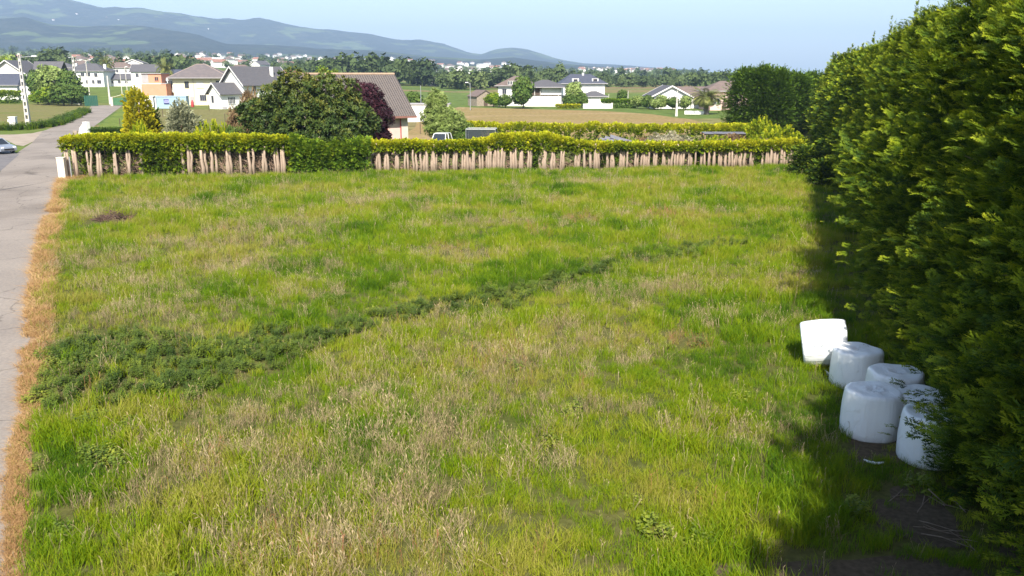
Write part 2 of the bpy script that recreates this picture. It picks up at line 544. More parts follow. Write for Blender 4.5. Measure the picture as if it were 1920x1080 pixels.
asphalt = None
def road_material():
    m, nt = nodes_of("worn_concrete_road")
    g = N(nt, "ShaderNodeNewGeometry")
    def noise(sc, det=5, off=0.0):
        mp = N(nt, "ShaderNodeMapping"); mp.inputs["Scale"].default_value = (sc, sc, sc); mp.inputs["Location"].default_value = (off, off, 0)
        nt.links.new(g.outputs["Position"], mp.inputs[0])
        n = N(nt, "ShaderNodeTexNoise"); n.inputs["Scale"].default_value = 1.0; n.inputs["Detail"].default_value = det
        nt.links.new(mp.outputs[0], n.inputs["Vector"]); return n.outputs["Fac"]
    a = ramp(nt, [(0.3, (0.215, 0.184, 0.156)), (0.5, (0.25, 0.215, 0.182)), (0.72, (0.28, 0.24, 0.20))], noise(0.22, 6))
    b2 = ramp(nt, [(0.35, (0.86, 0.86, 0.88)), (0.65, (1.08, 1.07, 1.05))], noise(9.0, 8, 5.0))
    mu = N(nt, "ShaderNodeMix", data_type='RGBA', blend_type='MULTIPLY'); mu.inputs[0].default_value = 1.0
    nt.links.new(a, mu.inputs[6]); nt.links.new(b2, mu.inputs[7])
    vo = N(nt, "ShaderNodeTexVoronoi", feature='DISTANCE_TO_EDGE'); vo.inputs["Scale"].default_value = 0.22
    wp = N(nt, "ShaderNodeTexNoise"); wp.inputs["Scale"].default_value = 0.8; wp.inputs["Detail"].default_value = 6
    nt.links.new(g.outputs["Position"], wp.inputs["Vector"])
    av = N(nt, "ShaderNodeVectorMath", operation='MULTIPLY_ADD'); av.inputs[1].default_value = (1.6, 1.6, 0)
    nt.links.new(wp.outputs["Color"], av.inputs[0]); nt.links.new(g.outputs["Position"], av.inputs[2]); nt.links.new(av.outputs[0], vo.inputs["Vector"])
    crack = ramp(nt, [(0.0, (0.55, 0.54, 0.53)), (0.006, (0.8, 0.8, 0.8)), (0.012, (1, 1, 1))], vo.outputs["Distance"])
    stain = ramp(nt, [(0.36, (0.80, 0.79, 0.78)), (0.46, (1, 1, 1))], noise(0.11, 5, 13.0))
    m2 = N(nt, "ShaderNodeMix", data_type='RGBA', blend_type='MULTIPLY'); m2.inputs[0].default_value = 1.0
    nt.links.new(mu.outputs[2], m2.inputs[6]); nt.links.new(crack, m2.inputs[7])
    m3 = N(nt, "ShaderNodeMix", data_type='RGBA', blend_type='MULTIPLY'); m3.inputs[0].default_value = 1.0
    nt.links.new(m2.outputs[2], m3.inputs[6]); nt.links.new(stain, m3.inputs[7])
    b = N(nt, "ShaderNodeBsdfPrincipled"); b.inputs["Roughness"].default_value = 0.85; b.inputs["Specular IOR Level"].default_value = 0.25
    nt.links.new(m3.outputs[2], b.inputs["Base Color"])
    bp = N(nt, "ShaderNodeBump"); bp.inputs["Strength"].default_value = 0.3; bp.inputs["Distance"].default_value = 0.01
    nt.links.new(noise(40.0, 4, 3.0), bp.inputs["Height"]); nt.links.new(bp.outputs[0], b.inputs["Normal"])
    o = N(nt, "ShaderNodeOutputMaterial"); nt.links.new(b.outputs[0], o.inputs[0])
    return m
ROAD = road_material()

def ptsw(l): return np.array([gp(a, b)[:2] for a, b in l])
road_edge = ptsw([(10, 1075), (8, 960), (14, 885), (16, 850), (36, 810), (48, 758), (40, 710), (52, 650), (60, 560), (80, 430), (105, 370), (110, 338)])
field_edge = ptsw([(38, 1075), (40, 1000), (50, 900), (52, 800), (60, 740), (88, 690), (90, 650), (85, 600), (80, 560), (95, 460), (120, 380), (122, 345)])
road_edge = road_edge[np.argsort(road_edge[:, 1])]; field_edge = field_edge[np.argsort(field_edge[:, 1])]
def roadX(Y): return 0.12 * smooth(26, 14, Y) + np.where(Y < road_edge[0, 1], road_edge[0, 0] + (road_edge[0, 1] - Y) * 0.5, np.interp(Y, road_edge[:, 1], road_edge[:, 0]))
def leftX(Y): return 0.0 * smooth(26, 14, Y) + np.where(Y < field_edge[0, 1], field_edge[0, 0] + (field_edge[0, 1] - Y) * 0.5, np.interp(Y, field_edge[:, 1], field_edge[:, 0]))
def treeX(Y): return 6.5 + 0.31 * np.asarray(Y, float)

# road polygon: right edge near to far, then left edge back
rr = []
for Y in np.arange(-20, 69, 1.5):
    rr.append((float(roadX(Y)) + 0.06 * math.sin(Y * 2.1) + 0.05 * math.sin(Y * 5.3), Y))
far_r = [gp(112, 320), gp(116, 290), gp(140, 258), gp(172, 240), gp(200, 220), gp(219, 206), gp(231, 197.5)]
far_l = [gp(172, 197.5), gp(168, 203), gp(160, 211), gp(140, 222), gp(108, 236), gp(80, 246), gp(60, 268), gp(36, 284), gp(5, 316)]
rr += [(p[0], p[1]) for p in far_r]
ll = [(p[0], p[1]) for p in far_l]
p_last = ll[-1]
ll += [(p_last[0] + 0.505 * (p_last[1] - Y), Y) for Y in (60, 45, 30, 15, 0, -20)]
# build as strip of quads for clean shading
RE = np.array(rr); LE = np.array(ll[::-1])
def resample(P, n):
    d = np.concatenate([[0], np.cumsum(np.hypot(*np.diff(P, axis=0).T))]); t = np.linspace(0, d[-1], n)
    return np.stack([np.interp(t, d, P[:, 0]), np.interp(t, d, P[:, 1])], 1)
A = resample(RE, 160); B = resample(LE, 160)
V = np.vstack([np.c_[A, np.full(160, 0.016)], np.c_[B, np.full(160, 0.016)]])
i = np.arange(159)
tag(link("road", mesh_np("road", V, np.stack([i, i + 1, 161 + i, 160 + i], 1), [ROAD])), kind="structure")
# side lane (dusty) joining from the left
DUST = surf("dusty_lane", (0.34, 0.28, 0.22), (0.27, 0.22, 0.17), scale=0.6, rough=0.95, bump=0.3, bscale=6)
lane = [gp(92, 243), gp(60, 250), gp(30, 252), gp(-60, 254), gp(-160, 256), gp(-160, 276), gp(-40, 264), gp(10, 262), gp(30, 272), gp(44, 274), gp(70, 262), gp(95, 250)]
sheet("side_lane", lane, 0.010, DUST)
DARKA = surf("old_asphalt", (0.13, 0.12, 0.12), (0.17, 0.155, 0.15), scale=0.8, rough=0.9, bump=0.3, bscale=25)
sheet("parking_apron", [gp(36, 290), gp(0, 322), gp(-160, 400), gp(-260, 340), gp(-160, 285), gp(10, 279)], 0.021, DARKA)
# overhead shadow painted as a dark strip across the road by the gate post
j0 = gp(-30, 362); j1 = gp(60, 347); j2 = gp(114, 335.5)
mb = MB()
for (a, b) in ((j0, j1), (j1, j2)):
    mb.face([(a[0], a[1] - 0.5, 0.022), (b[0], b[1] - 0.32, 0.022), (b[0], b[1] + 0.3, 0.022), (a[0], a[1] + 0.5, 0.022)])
ROAD_SHADE = surf("painted_shadow", (0.045, 0.043, 0.04), (0.07, 0.065, 0.06), scale=4, rough=0.8)
tag(mb.build("road_shadow", ROAD_SHADE), "dark painted shadow strip across the road at the white gate post", "road shadow")
mb = MB()  # second, thinner shadow painted as a dark line on the road
a = gp(112, 241.5); b = gp(150, 238)
mb.face([(a[0], a[1] - 0.15, 0.024), (b[0], b[1] - 0.15, 0.024), (b[0], b[1] + 0.15, 0.024), (a[0], a[1] + 0.15, 0.024)])
tag(mb.build("road_shadow", ROAD_SHADE), "thin dark painted shadow line across the road beyond the hedge end", "road shadow")

def field_mat(name, c1, c2, c3, sc=0.25):
    m, nt = nodes_of(name)
    g = N(nt, "ShaderNodeNewGeometry")
    def noise(s, det, off=0, sy=1.0):
        mp = N(nt, "ShaderNodeMapping"); mp.inputs["Scale"].default_value = (s, s * sy, s); mp.inputs["Location"].default_value = (off, off, 0)
        nt.links.new(g.outputs["Position"], mp.inputs[0])
        n = N(nt, "ShaderNodeTexNoise"); n.inputs["Scale"].default_value = 1.0; n.inputs["Detail"].default_value = det
        nt.links.new(mp.outputs[0], n.inputs["Vector"]); return n.outputs["Fac"]
    a = ramp(nt, [(0.32, c1), (0.5, c2), (0.68, c3)], noise(0.05, 7, 4, 1.6))
    f = ramp(nt, [(0.3, (0.7, 0.7, 0.66)), (0.7, (1.2, 1.2, 1.2))], noise(sc * 5, 8))
    mu = N(nt, "ShaderNodeMix", data_type='RGBA', blend_type='MULTIPLY'); mu.inputs[0].default_value = 1.0
    nt.links.new(a, mu.inputs[6]); nt.links.new(f, mu.inputs[7])
    b = N(nt, "ShaderNodeBsdfPrincipled"); b.inputs["Roughness"].default_value = 1.0; b.inputs["Specular IOR Level"].default_value = 0.05
    nt.links.new(mu.outputs[2], b.inputs["Base Color"])
    bp = N(nt, "ShaderNodeBump"); bp.inputs["Strength"].default_value = 0.5; bp.inputs["Distance"].default_value = 0.1
    nt.links.new(noise(3.0, 5, 9), bp.inputs["Height"]); nt.links.new(bp.outputs[0], b.inputs["Normal"])
    o = N(nt, "ShaderNodeOutputMaterial"); nt.links.new(b.outputs[0], o.inputs[0])
    return m
MOWN = field_mat("mown_field", (0.27, 0.185, 0.09), (0.235, 0.18, 0.075), (0.30, 0.215, 0.115))
OLIVE = field_mat("olive_field", (0.15, 0.15, 0.05), (0.175, 0.155, 0.065), (0.14, 0.15, 0.045))
LAWN = field_mat("lawn", (0.11, 0.165, 0.03), (0.145, 0.185, 0.04), (0.09, 0.135, 0.03))
SOIL = field_mat("soil", (0.075, 0.058, 0.04), (0.10, 0.075, 0.05), (0.065, 0.05, 0.03), sc=2.0)
# fields behind the hedge
mown_pts = [gp(740, 262), gp(778, 240), gp(786, 216), gp(860, 201), gp(1045, 206), gp(1128, 208), gp(1220, 214), gp(1262, 220), gp(1290, 223), gp(1345, 236), gp(1370, 248), gp(1080, 262)]
sheet("mown_field", mown_pts, 0.02, MOWN)
sheet("olive_field", [gp(238, 252), gp(290, 203.5), gp(348, 204.5), gp(470, 207), gp(520, 204), gp(560, 250), gp(470, 262)], 0.02, OLIVE)
sheet("roadside_lawn", [gp(178, 243), gp(204, 221), gp(226, 206), gp(289, 203), gp(236, 253)], 0.024, LAWN)
sheet("roadside_plot", [gp(-140, 238), gp(-140, 192), gp(60, 190), gp(160, 198), gp(166, 204), gp(158, 211), gp(138, 222), gp(104, 236), gp(70, 243)], 0.024, OLIVE)
sheet("front_garden", [gp(125, 322), gp(122, 300), gp(176, 250), gp(238, 251), gp(470, 268), gp(740, 270), gp(1080, 266), gp(1500, 258), gp(1495, 300), gp(900, 318)], 0.012, LAWN)

THATCH = field_mat("thatch", (0.075, 0.092, 0.02), (0.095, 0.092, 0.03), (0.06, 0.078, 0.016), sc=1.5)
sheet("meadow_soil", [(float(leftX(Y)) + 0.3, Y) for Y in np.arange(5, 67.5, 1.5)] + [(26, 76.5), (27, 70)] + [(float(treeX(Y)) + 3, Y) for Y in np.arange(66, 4.9, -1.5)], 0.004, THATCH)
# bare soil under the tall conifers
rng = np.random.RandomState(3)
pts = []
for Y in np.arange(4, 100, 1.1):
    pts.append((float(treeX(Y)) - 1.5 - (0.9 if Y < 30 else 0.2) * vnoise(Y * 0.7, 0.0, 3)[()] - 0.4 * vnoise(Y * 2.1, 9.0, 3)[()], Y))
pts += [(float(treeX(Y)) + 6, Y) for Y in (100, 50, 4)]
sheet("bare_soil", pts, 0.008, SOIL)
def blob(cx, cy, rx, ry, seed, n=26):
    r = np.random.RandomState(seed); ph = r.uniform(0, 6.28, 4)
    out = []
    for k in range(n):
        a = 2 * math.pi * k / n
        f = 1 + 0.18 * math.sin(2 * a + ph[0]) + 0.14 * math.sin(3 * a + ph[1]) + 0.08 * math.sin(7 * a + ph[2])
        out.append((cx + rx * f * math.cos(a), cy + ry * f * math.sin(a)))
    return out
soil_blobs = [(gp(1600, 1085), 2.0, 0.75, 5), (gp(1660, 845), 1.0, 0.6, 6), (gp(1720, 970), 0.7, 1.2, 7)]
for k, (p, rx, ry, s) in enumerate(soil_blobs):
    sheet("bare_soil", blob(p[0], p[1], rx, ry, s), 0.012 + 0.004 * k, SOIL)

# ------------------------------------------------------------------ meadow grass
def blades(rng, n, rad, h0, h1, w0, w1, lean=0.35, curve=0.5):
    V = []; L = []
    for i in range(n):
        a = rng.uniform(0, 6.283); rr_ = rad * math.sqrt(rng.uniform(0, 1))
        b = np.array([math.cos(a) * rr_, math.sin(a) * rr_, 0])
        h = rng.uniform(h0, h1); w = rng.uniform(w0, w1) * 0.5
        da = rng.uniform(0, 6.283); ln = abs(rng.normal(0, lean))
        d = np.array([math.cos(da), math.sin(da), 0]); s = np.array([-d[1], d[0], 0])
        fa = rng.uniform(0, 6.283); s = np.array([math.cos(fa), math.sin(fa), 0])
        p1 = b + d * h * ln * 0.35 + np.array([0, 0, h * 0.55])
        p2 = b + d * h * (ln * 0.9 + curve * rng.uniform(0, 1) * 0.6) + np.array([0, 0, h * rng.uniform(0.8, 1.0)])
        V += [b - s * w, b + s * w, p1 + s * w * 0.85, p1 - s * w * 0.85, p1 - s * w * 0.85, p1 + s * w * 0.85, p2 + s * w * 0.15, p2 - s * w * 0.15]
        L += [rng.uniform(0, 1)] * 8
    return V, L

def stems(rng, n, rad, h0, h1, head, lean=0.25, hw=0.03):
    """thin stalks carrying plumed seed heads"""
    V = []; L = []
    for i in range(n):
        a = rng.uniform(0, 6.283); rr_ = rad * math.sqrt(rng.uniform(0, 1))
        b = np.array([math.cos(a) * rr_, math.sin(a) * rr_, 0]); h = rng.uniform(h0, h1)
        d = rng.normal(0, lean, 2); top = b + np.array([d[0] * h, d[1] * h, h])
        fa = rng.uniform(0, 6.283); s = np.array([math.cos(fa), math.sin(fa), 0]) * 0.0035
        V += [b - s, b + s, top + s, top - s]; l = rng.uniform(0, 1); L += [l] * 4
        ax = np.array([d[0] * 1.6, d[1] * 1.6, 1.0]) + rng.normal(0, 0.25, 3); ax /= np.linalg.norm(ax)
        for k in range(3):
            fa = rng.uniform(0, 6.283); sd_ = np.array([math.cos(fa), math.sin(fa), 0.0])
            hl = head * rng.uniform(0.7, 1.2)
            V += [top - ax * 0.02, top + ax * hl * 0.4 + sd_ * hw, top + ax * hl, top + ax * hl * 0.4 - sd_ * hw * 0.6]; L += [l * 0.6 + 0.4] * 4
    return V, L

def weed(rng, n, rad, h0, h1, ls, lw, pairs=5):
    V = []; L = []
    for i in range(n):
        a = rng.uniform(0, 6.283); rr_ = rad * math.sqrt(rng.uniform(0, 1))
        b = np.array([math.cos(a) * rr_, math.sin(a) * rr_, 0]); h = rng.uniform(h0, h1)
        top = b + np.array([rng.normal(0, 0.12) * h, rng.normal(0, 0.12) * h, h])
        l = rng.uniform(0, 1)
        for k in range(pairs):
            t = 0.3 + 0.7 * (k + 1) / pairs
            p = b + (top - b) * t; fa = rng.uniform(0, 6.283)
            for s in (0, math.pi):
                d = np.array([math.cos(fa + s), math.sin(fa + s), rng.uniform(-0.35, 0.25)]); d /= np.linalg.norm(d)
                nn = np.array([0, 0, 1.0]) + rng.normal(0, 0.3, 3); nn -= d * nn.dot(d); nn /= np.linalg.norm(nn)
                z = ls * (1.15 - 0.5 * t) * rng.uniform(0.8, 1.2)
                V += list(quad_leaf(p, d, nn, z, lw * z / ls)); L += [min(1, max(0, l * 0.5 + t * 0.4))] * 4
    return V, L

GREEN = leafmat("meadow_green", [(0.0, (0.04, 0.10, 0.007)), (0.25, (0.095, 0.19, 0.006)), (0.5, (0.175, 0.275, 0.007)), (0.75, (0.27, 0.325, 0.010)), (1.0, (0.34, 0.32, 0.06))], source='INSTANCER', trans=0.38, rough=0.6, leafattr="leaf", leafamt=0.35)
DRY = leafmat("meadow_dry", [(0.0, (0.23, 0.18, 0.10)), (0.35, (0.38, 0.29, 0.16)), (0.7, (0.50, 0.40, 0.24)), (0.9, (0.34, 0.21, 0.12)), (1.0, (0.36, 0.15, 0.08))], source='INSTANCER', trans=0.25, rough=0.7, leafattr="leaf", leafamt=0.3)
STRAW = leafmat("verge_straw", [(0.0, (0.31, 0.175, 0.075)), (0.5, (0.45, 0.275, 0.12)), (1.0, (0.54, 0.39, 0.20))], source='INSTANCER', trans=0.2, rough=0.8, leafattr="leaf", leafamt=0.4)
WEED = leafmat("weed_leaf", [(0.0, (0.035, 0.07, 0.012)), (0.5, (0.085, 0.13, 0.02)), (0.8, (0.15, 0.20, 0.025)), (1.0, (0.24, 0.27, 0.035))], source='INSTANCER', trans=0.2, rough=0.5, leafattr="leaf", leafamt=0.4)
GMATS = [GREEN, DRY, STRAW, WEED]

def template(parts):
    """parts: list of (V,L,mat index) -> arrays"""
    V = []; L = []; M = []
    for v, l, m in parts:
        V += v; L += l; M += [m] * (len(v) // 4)
    V = np.array(V); return V, np.array(L), np.array(M)

def scatter(name, temps, P, pick, rot, scl, tint, label, cat):
    """one object: templates plus loose points; a node modifier stamps the templates on the points."""
    Vs = []; Fs = []; Ms = []; Ls = []; tp = []; base = 0
    for k, (V, L, M) in enumerate(temps):
        Vs.append(V); Fs.append(np.arange(len(V)).reshape(-1, 4) + base); Ms.append(M); Ls.append(L); tp.append(np.full(len(V) // 4, k)); base += len(V)
    nP = len(P)
    V = np.vstack(Vs + [P]); F = np.concatenate(Fs); M = np.concatenate(Ms)
    me = mesh_np(name, V, F, GMATS, midx=M)
    def fa(n, vals, typ='FLOAT', dom='POINT'):
        a = me.attributes.new(n, typ, dom)
        a.data.foreach_set("vector" if typ == 'FLOAT_VECTOR' else "value", np.ascontiguousarray(vals).ravel())
    z = np.zeros(base, np.float32)
    fa("leaf", np.concatenate([np.concatenate(Ls), np.zeros(nP)]).astype(np.float32))
    fa("tint", np.concatenate([z, tint]).astype(np.float32))
    fa("pick", np.concatenate([z - 1, pick]).astype(np.int32), 'INT')
    fa("scl", np.concatenate([z, scl]).astype(np.float32))
    fa("rot", np.vstack([np.zeros((base, 3)), rot]).astype(np.float32), 'FLOAT_VECTOR')
    fa("tpl", np.concatenate(tp).astype(np.int32), 'INT', 'FACE')
    o = link(name, me)
    ng = bpy.data.node_groups.new(name + "_stamp", 'GeometryNodeTree')
    ng.interface.new_socket("Geometry", in_out='INPUT', socket_type='NodeSocketGeometry')
    ng.interface.new_socket("Geometry", in_out='OUTPUT', socket_type='NodeSocketGeometry')
    nn = ng.nodes; lk = ng.links
    gi = nn.new("NodeGroupInput"); go = nn.new("NodeGroupOutput")
    jn = nn.new("GeometryNodeJoinGeometry")
    def attr(nm, typ):
        a = nn.new("GeometryNodeInputNamedAttribute"); a.data_type = typ; a.inputs["Name"].default_value = nm
        return a.outputs["Attribute"]
    def eq(sock, k):
        c = nn.new("FunctionNodeCompare"); c.data_type = 'INT'; c.operation = 'EQUAL'
        lk.new(sock, c.inputs[2]); c.inputs[3].default_value = k
        return c.outputs[0]
    a_t = attr("tpl", 'INT'); a_p = attr("pick", 'INT'); a_s = attr("scl", 'FLOAT'); a_r = attr("rot", 'FLOAT_VECTOR')
    for k in range(len(temps)):
        s1 = nn.new("GeometryNodeSeparateGeometry"); s1.domain = 'FACE'
        lk.new(gi.outputs[0], s1.inputs[0]); lk.new(eq(a_t, k), s1.inputs[1])
        s2 = nn.new("GeometryNodeSeparateGeometry"); s2.domain = 'POINT'
        lk.new(gi.outputs[0], s2.inputs[0]); lk.new(eq(a_p, k), s2.inputs[1])
        ip = nn.new("GeometryNodeInstanceOnPoints")
        lk.new(s2.outputs[0], ip.inputs["Points"]); lk.new(s1.outputs[0], ip.inputs["Instance"])
        lk.new(a_r, ip.inputs["Rotation"]); lk.new(a_s, ip.inputs["Scale"])
        lk.new(ip.outputs[0], jn.inputs[0])
    lk.new(jn.outputs[0], go.inputs[0])
    md = o.modifiers.new("stamp", 'NODES'); md.node_group = ng
    return tag(o, label, cat, kind="stuff")

# --- where what grows
rng = np.random.RandomState(11)
def rot_of(n, tilt=0.12):
    return np.stack([rng.normal(0, tilt, n), rng.normal(0, tilt, n), rng.uniform(0, 6.283, n)], 1)

PX = []; PY = []
for (y0, y1, dens) in ((7.5, 16, 22), (16, 25, 19), (25, 38, 13), (38, 52, 9.5), (52, 79, 7.5)):
    xl = float(leftX(np.array(y1))) - 1; xr = float(treeX(y1)) + 1
    n_ = int((xr - xl) * (y1 - y0) * dens)
    PX.append(rng.uniform(xl, xr, n_)); PY.append(rng.uniform(y0, y1, n_))
PX = np.concatenate(PX); PY = np.concatenate(PY)
hedgeY = lambda x: 67.6 + (x + 37.0) * (76.3 - 67.6) / 62.5
jit = (fbm(PX * 0.0 + PY * 1.3, PY * 0.0, 4, 3) - 0.5) * 0.9
keep = (PX > leftX(PY) + jit * (1 - 0.6 * smooth(30, 14, PY)) + 0.22 * smooth(26, 12, PY)) & (PX < treeX(PY) - 0.6) & (PY < hedgeY(PX) + 0.4)
PX = PX[keep]; PY = PY[keep]
shade_d = treeX(PY) - PX                      # distance from the conifer row
for (p, rx, ry, s) in soil_blobs:
    e = ((PX - p[0]) / rx) ** 2 + ((PY - p[1]) / ry) ** 2
    k = (e > 0.8 + 0.5 * vnoise(PX * 3, PY * 3, 2)) | (rng.uniform(0, 1, len(PX)) < 0.08)
    PX = PX[k]; PY = PY[k]
bp_ = gp(212, 412); k = ((PX - bp_[0]) / 1.2) ** 2 + ((PY - bp_[1] + 0.5) / 1.5) ** 2 > 1
PX = PX[k]; PY = PY[k]
shade_d = treeX(PY) - PX
k = (shade_d > 2.6) | (rng.uniform(0, 1, len(PX)) < smooth(1.0, 2.6, shade_d) * 0.7)
PX = PX[k]; PY = PY[k]; shade_d = shade_d[k]
n = len(PX)

dry_blobs = [(520, 850, 1.5, 1.6), (760, 860, 1.2, 1.8), (680, 1000, 1.3, 1.4), (900, 700, 1.4, 1.2), (430, 830, 1.6, 1.5), (560, 880, 1.4, 1.6), (620, 960, 1.2, 1.2), (700, 770, 1.5, 1.3), (810, 820, 1.4, 2.2), (860, 740, 1.8, 1.4), (990, 680, 1.6, 2.4), (800, 990, 1.0, 1.2), (640, 1050, 1.2, 0.8), (480, 790, 1.8, 1.0),
             (1100, 775, 1.3, 0.6), (1000, 870, 0.9, 0.6), (380, 870, 0.9, 1.2), (330, 390, 3.6, 2.4), (160, 495, 2.4, 2.2), (245, 600, 2.2, 1.4), (290, 640, 2.0, 1.0), (430, 500, 2.2, 1.6), (1060, 640, 1.4, 1.6), (1280, 545, 1.6, 1.3),
             (1150, 555, 1.8, 1.0), (580, 550, 1.3, 1.0), (200, 402, 2.0, 1.6), (470, 455, 2.4, 1.8), (720, 920, 1.1, 1.1), (930, 840, 0.7, 0.8), (300, 920, 1.0, 1.0), (1190, 680, 1.0, 0.8), (700, 380, 3.0, 2.0), (900, 420, 2.6, 1.6),
             (560, 430, 2.6, 1.6), (1100, 345, 3.0, 1.4), (1380, 400, 1.6, 1.2), (860, 480, 1.6, 1.0), (340, 460, 2.0, 1.2), (250, 540, 1.8, 1.2), (890, 610, 1.4, 1.0), (850, 1040, 1.1, 0.8), (520, 1010, 1.1, 0.9)]
dryf = np.zeros(n)
for (a, b, rx, ry) in dry_blobs:
    p = gp(a, b)
    wob = 0.7 + 0.6 * vnoise(PX * 0.9 + a, PY * 0.9, 8)
    dryf = np.maximum(dryf, np.exp(-(((PX - p[0]) / (rx * wob)) ** 2 + ((PY - p[1]) / (ry * wob)) ** 2)))
nz = fbm(PX / 2.6, PY / 2.6, 21, 4); nz2 = fbm(PX / 7.0, PY / 9.0, 33, 3)
gradient = smooth(4, -8, PX) * 0.10 + 0.02
pdry = np.clip(dryf * 0.95 + smooth(0.54, 0.72, nz) * 0.28 + gradient * 0.4 + smooth(0.60, 0.78, nz2) * 0.14, 0, 0.93)
pdry *= 1 - 0.75 * smooth(1.0, 6.0, PX - (1.0 + 0.14 * PY)) * (nz < 0.62)
pdry *= smooth(3.0, 6.0, shade_d) * 0.9 + 0.1
u = rng.uniform(0, 1, n)
tint = np.clip(0.57 + (fbm(PX / 3.2, PY / 3.2, 44, 4) - 0.5) * 1.25 + (fbm(PX / 0.9, PY / 0.9, 45, 2) - 0.5) * 0.5 + rng.normal(0, 0.10, n), 0, 1)
tint = tint + 0.08 * smooth(2, 9, PX - 0.12 * PY)
tint = np.clip(tint + pdry * 0.12, 0.0, 1)
lush = fbm(PX / 1.8, PY / 1.8, 77, 3)
pick = np.where(u < pdry * 0.55, 3, np.where(u < pdry * 0.55 + 0.15 + 0.2 * pdry, 2, np.where(lush > 0.56, 1, 0)))
pick = np.where((pick == 3) & (rng.uniform(0, 1, n) < 0.35), 4, pick)
dt = np.clip(0.42 + (fbm(PX / 1.5, PY / 1.5, 55, 3) - 0.5) * 0.9 + rng.normal(0, 0.12, n), 0, 0.78)
for (a, b, rx, ry) in ((1085, 412, 1.3, 1.2), (1245, 410, 1.6, 1.4), (1010, 440, 1.0, 1.0), (850, 465, 1.2, 0.8), (1300, 640, 0.8, 0.8)):
    p = gp(a, b); g_ = np.exp(-(((PX - p[0]) / rx) ** 2 + ((PY - p[1]) / ry) ** 2))
    s_ = (g_ > 0.35) & (rng.uniform(0, 1, n) < 0.55)
    pick = np.where(s_, 4, pick); dt = np.where(s_, 0.93, dt)
tint = np.where((pick == 3) | (pick == 4), dt, tint)
# nettle band and bramble edge
band = [(75, 715, 2.0), (130, 692, 2.5), (220, 692, 2.5), (320, 688, 2.2), (400, 680, 2.2), (500, 655, 1.9), (560, 648, 1.3), (660, 622, 0.8), (700, 610, 0.55), (750, 590, 0.9), (830, 580, 1.25), (900, 570, 1.35), (960, 560, 1.2), (1010, 540, 1.0), (1070, 525, 0.8), (1130, 505, 0.7), (1190, 490, 1.1), (1260, 475, 1.2), (1330, 465, 1.0), (1385, 455, 0.6)]
BP = np.array([gp(a, b)[:2] for a, b, c in band]); BW = np.array([c for a, b, c in band])
best = np.full(n, 9.0)
for q_ in range(len(BP) - 1):
    ab = BP[q_ + 1] - BP[q_]; t = np.clip(((PX - BP[q_, 0]) * ab[0] + (PY - BP[q_, 1]) * ab[1]) / ab.dot(ab), 0, 1)
    dd_ = np.hypot(PX - (BP[q_, 0] + ab[0] * t), (PY - (BP[q_, 1] + ab[1] * t)) * 0.62)
    best = np.minimum(best, dd_ / (BW[q_] * (1 - t) + BW[q_ + 1] * t))
wob = fbm(PX / 0.9, PY / 0.9, 66, 3)
isw = best < 0.50 + 1.0 * (wob - 0.3)
pick = np.where(isw & (rng.uniform(0, 1, n) < 0.80 - 0.3 * smooth(-2, 8, PX)), 5, pick)
tint = np.where(pick == 5, np.clip(0.46 + (wob - 0.5) * 0.6 + rng.normal(0, 0.14, n) + 0.12 * smooth(-4, 8, PX), 0, 0.95), tint)
edge = (PX - leftX(PY) < 3.4 * smooth(30, 14, PY) + 0.2) & (PY < 24) & (fbm(PX / 1.1, PY / 1.1, 91, 3) > 0.72)
pick = np.where(edge, 6, pick); tint = np.where(edge, np.clip(0.78 + rng.normal(0, 0.16, n), 0, 1), tint)
odd = (pick < 3) & (fbm(PX / 0.8, PY / 0.8, 101, 2) > 0.84)
pick = np.where(odd, 6, pick); tint = np.where(odd, np.clip(0.75 + rng.normal(0, 0.15, n), 0, 1), tint)
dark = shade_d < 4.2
tint = np.where(dark & (pick < 3), np.clip(tint - 0.12, 0, 1), tint)  # shade beside the conifer row put into the grass tint
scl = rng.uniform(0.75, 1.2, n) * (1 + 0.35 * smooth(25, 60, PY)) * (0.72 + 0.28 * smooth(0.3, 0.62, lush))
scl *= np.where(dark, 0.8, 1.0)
scl *= 0.80
scl = np.where(pick == 5, rng.uniform(0.38, 0.64, n), scl)
scl = np.where(pick == 6, rng.uniform(0.5, 0.9, n), scl)
scl *= 1 - 0.45 * smooth(2.5, 0.3, hedgeY(PX) - PY)
tg = np.random.RandomState(5)
TEMPS = [template([(*blades(tg, 46, 0.30, 0.20, 0.40, 0.010, 0.018, 0.40, 0.5), 0)]),
         template([(*blades(tg, 48, 0.27, 0.32, 0.58, 0.011, 0.020, 0.32, 0.6), 0)]),
         template([(*blades(tg, 38, 0.30, 0.22, 0.45, 0.009, 0.015, 0.35, 0.4), 0), (*stems(tg, 3, 0.28, 0.36, 0.58, 0.07, 0.22, 0.010), 1)]),
         template([(*blades(tg, 26, 0.28, 0.25, 0.52, 0.008, 0.013, 0.5, 0.7), 1), (*blades(tg, 14, 0.28, 0.2, 0.42, 0.010, 0.016), 0), (*stems(tg, 9, 0.26, 0.38, 0.66, 0.10, 0.34, 0.013), 1)]),
         template([(*blades(tg, 18, 0.30, 0.22, 0.45, 0.008, 0.013, 0.6, 0.7), 1), (*blades(tg, 24, 0.30, 0.2, 0.42, 0.010, 0.016), 0), (*stems(tg, 6, 0.28, 0.34, 0.58, 0.08, 0.32, 0.011), 1)]),
         template([(*weed(tg, 12, 0.27, 0.38, 0.62, 0.13, 0.075, 6), 3)]),
         template([(*weed(tg, 9, 0.28, 0.16, 0.42, 0.13, 0.10, 4), 3), (*blades(tg, 16, 0.28, 0.2, 0.42, 0.010, 0.016), 0)])]
P3 = np.stack([PX, PY, np.full(n, 0.006)], 1)
is_weed = pick == 5
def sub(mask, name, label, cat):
    scatter(name, TEMPS, P3[mask], pick[mask], rot_of(int(mask.sum())), scl[mask], tint[mask], label, cat)
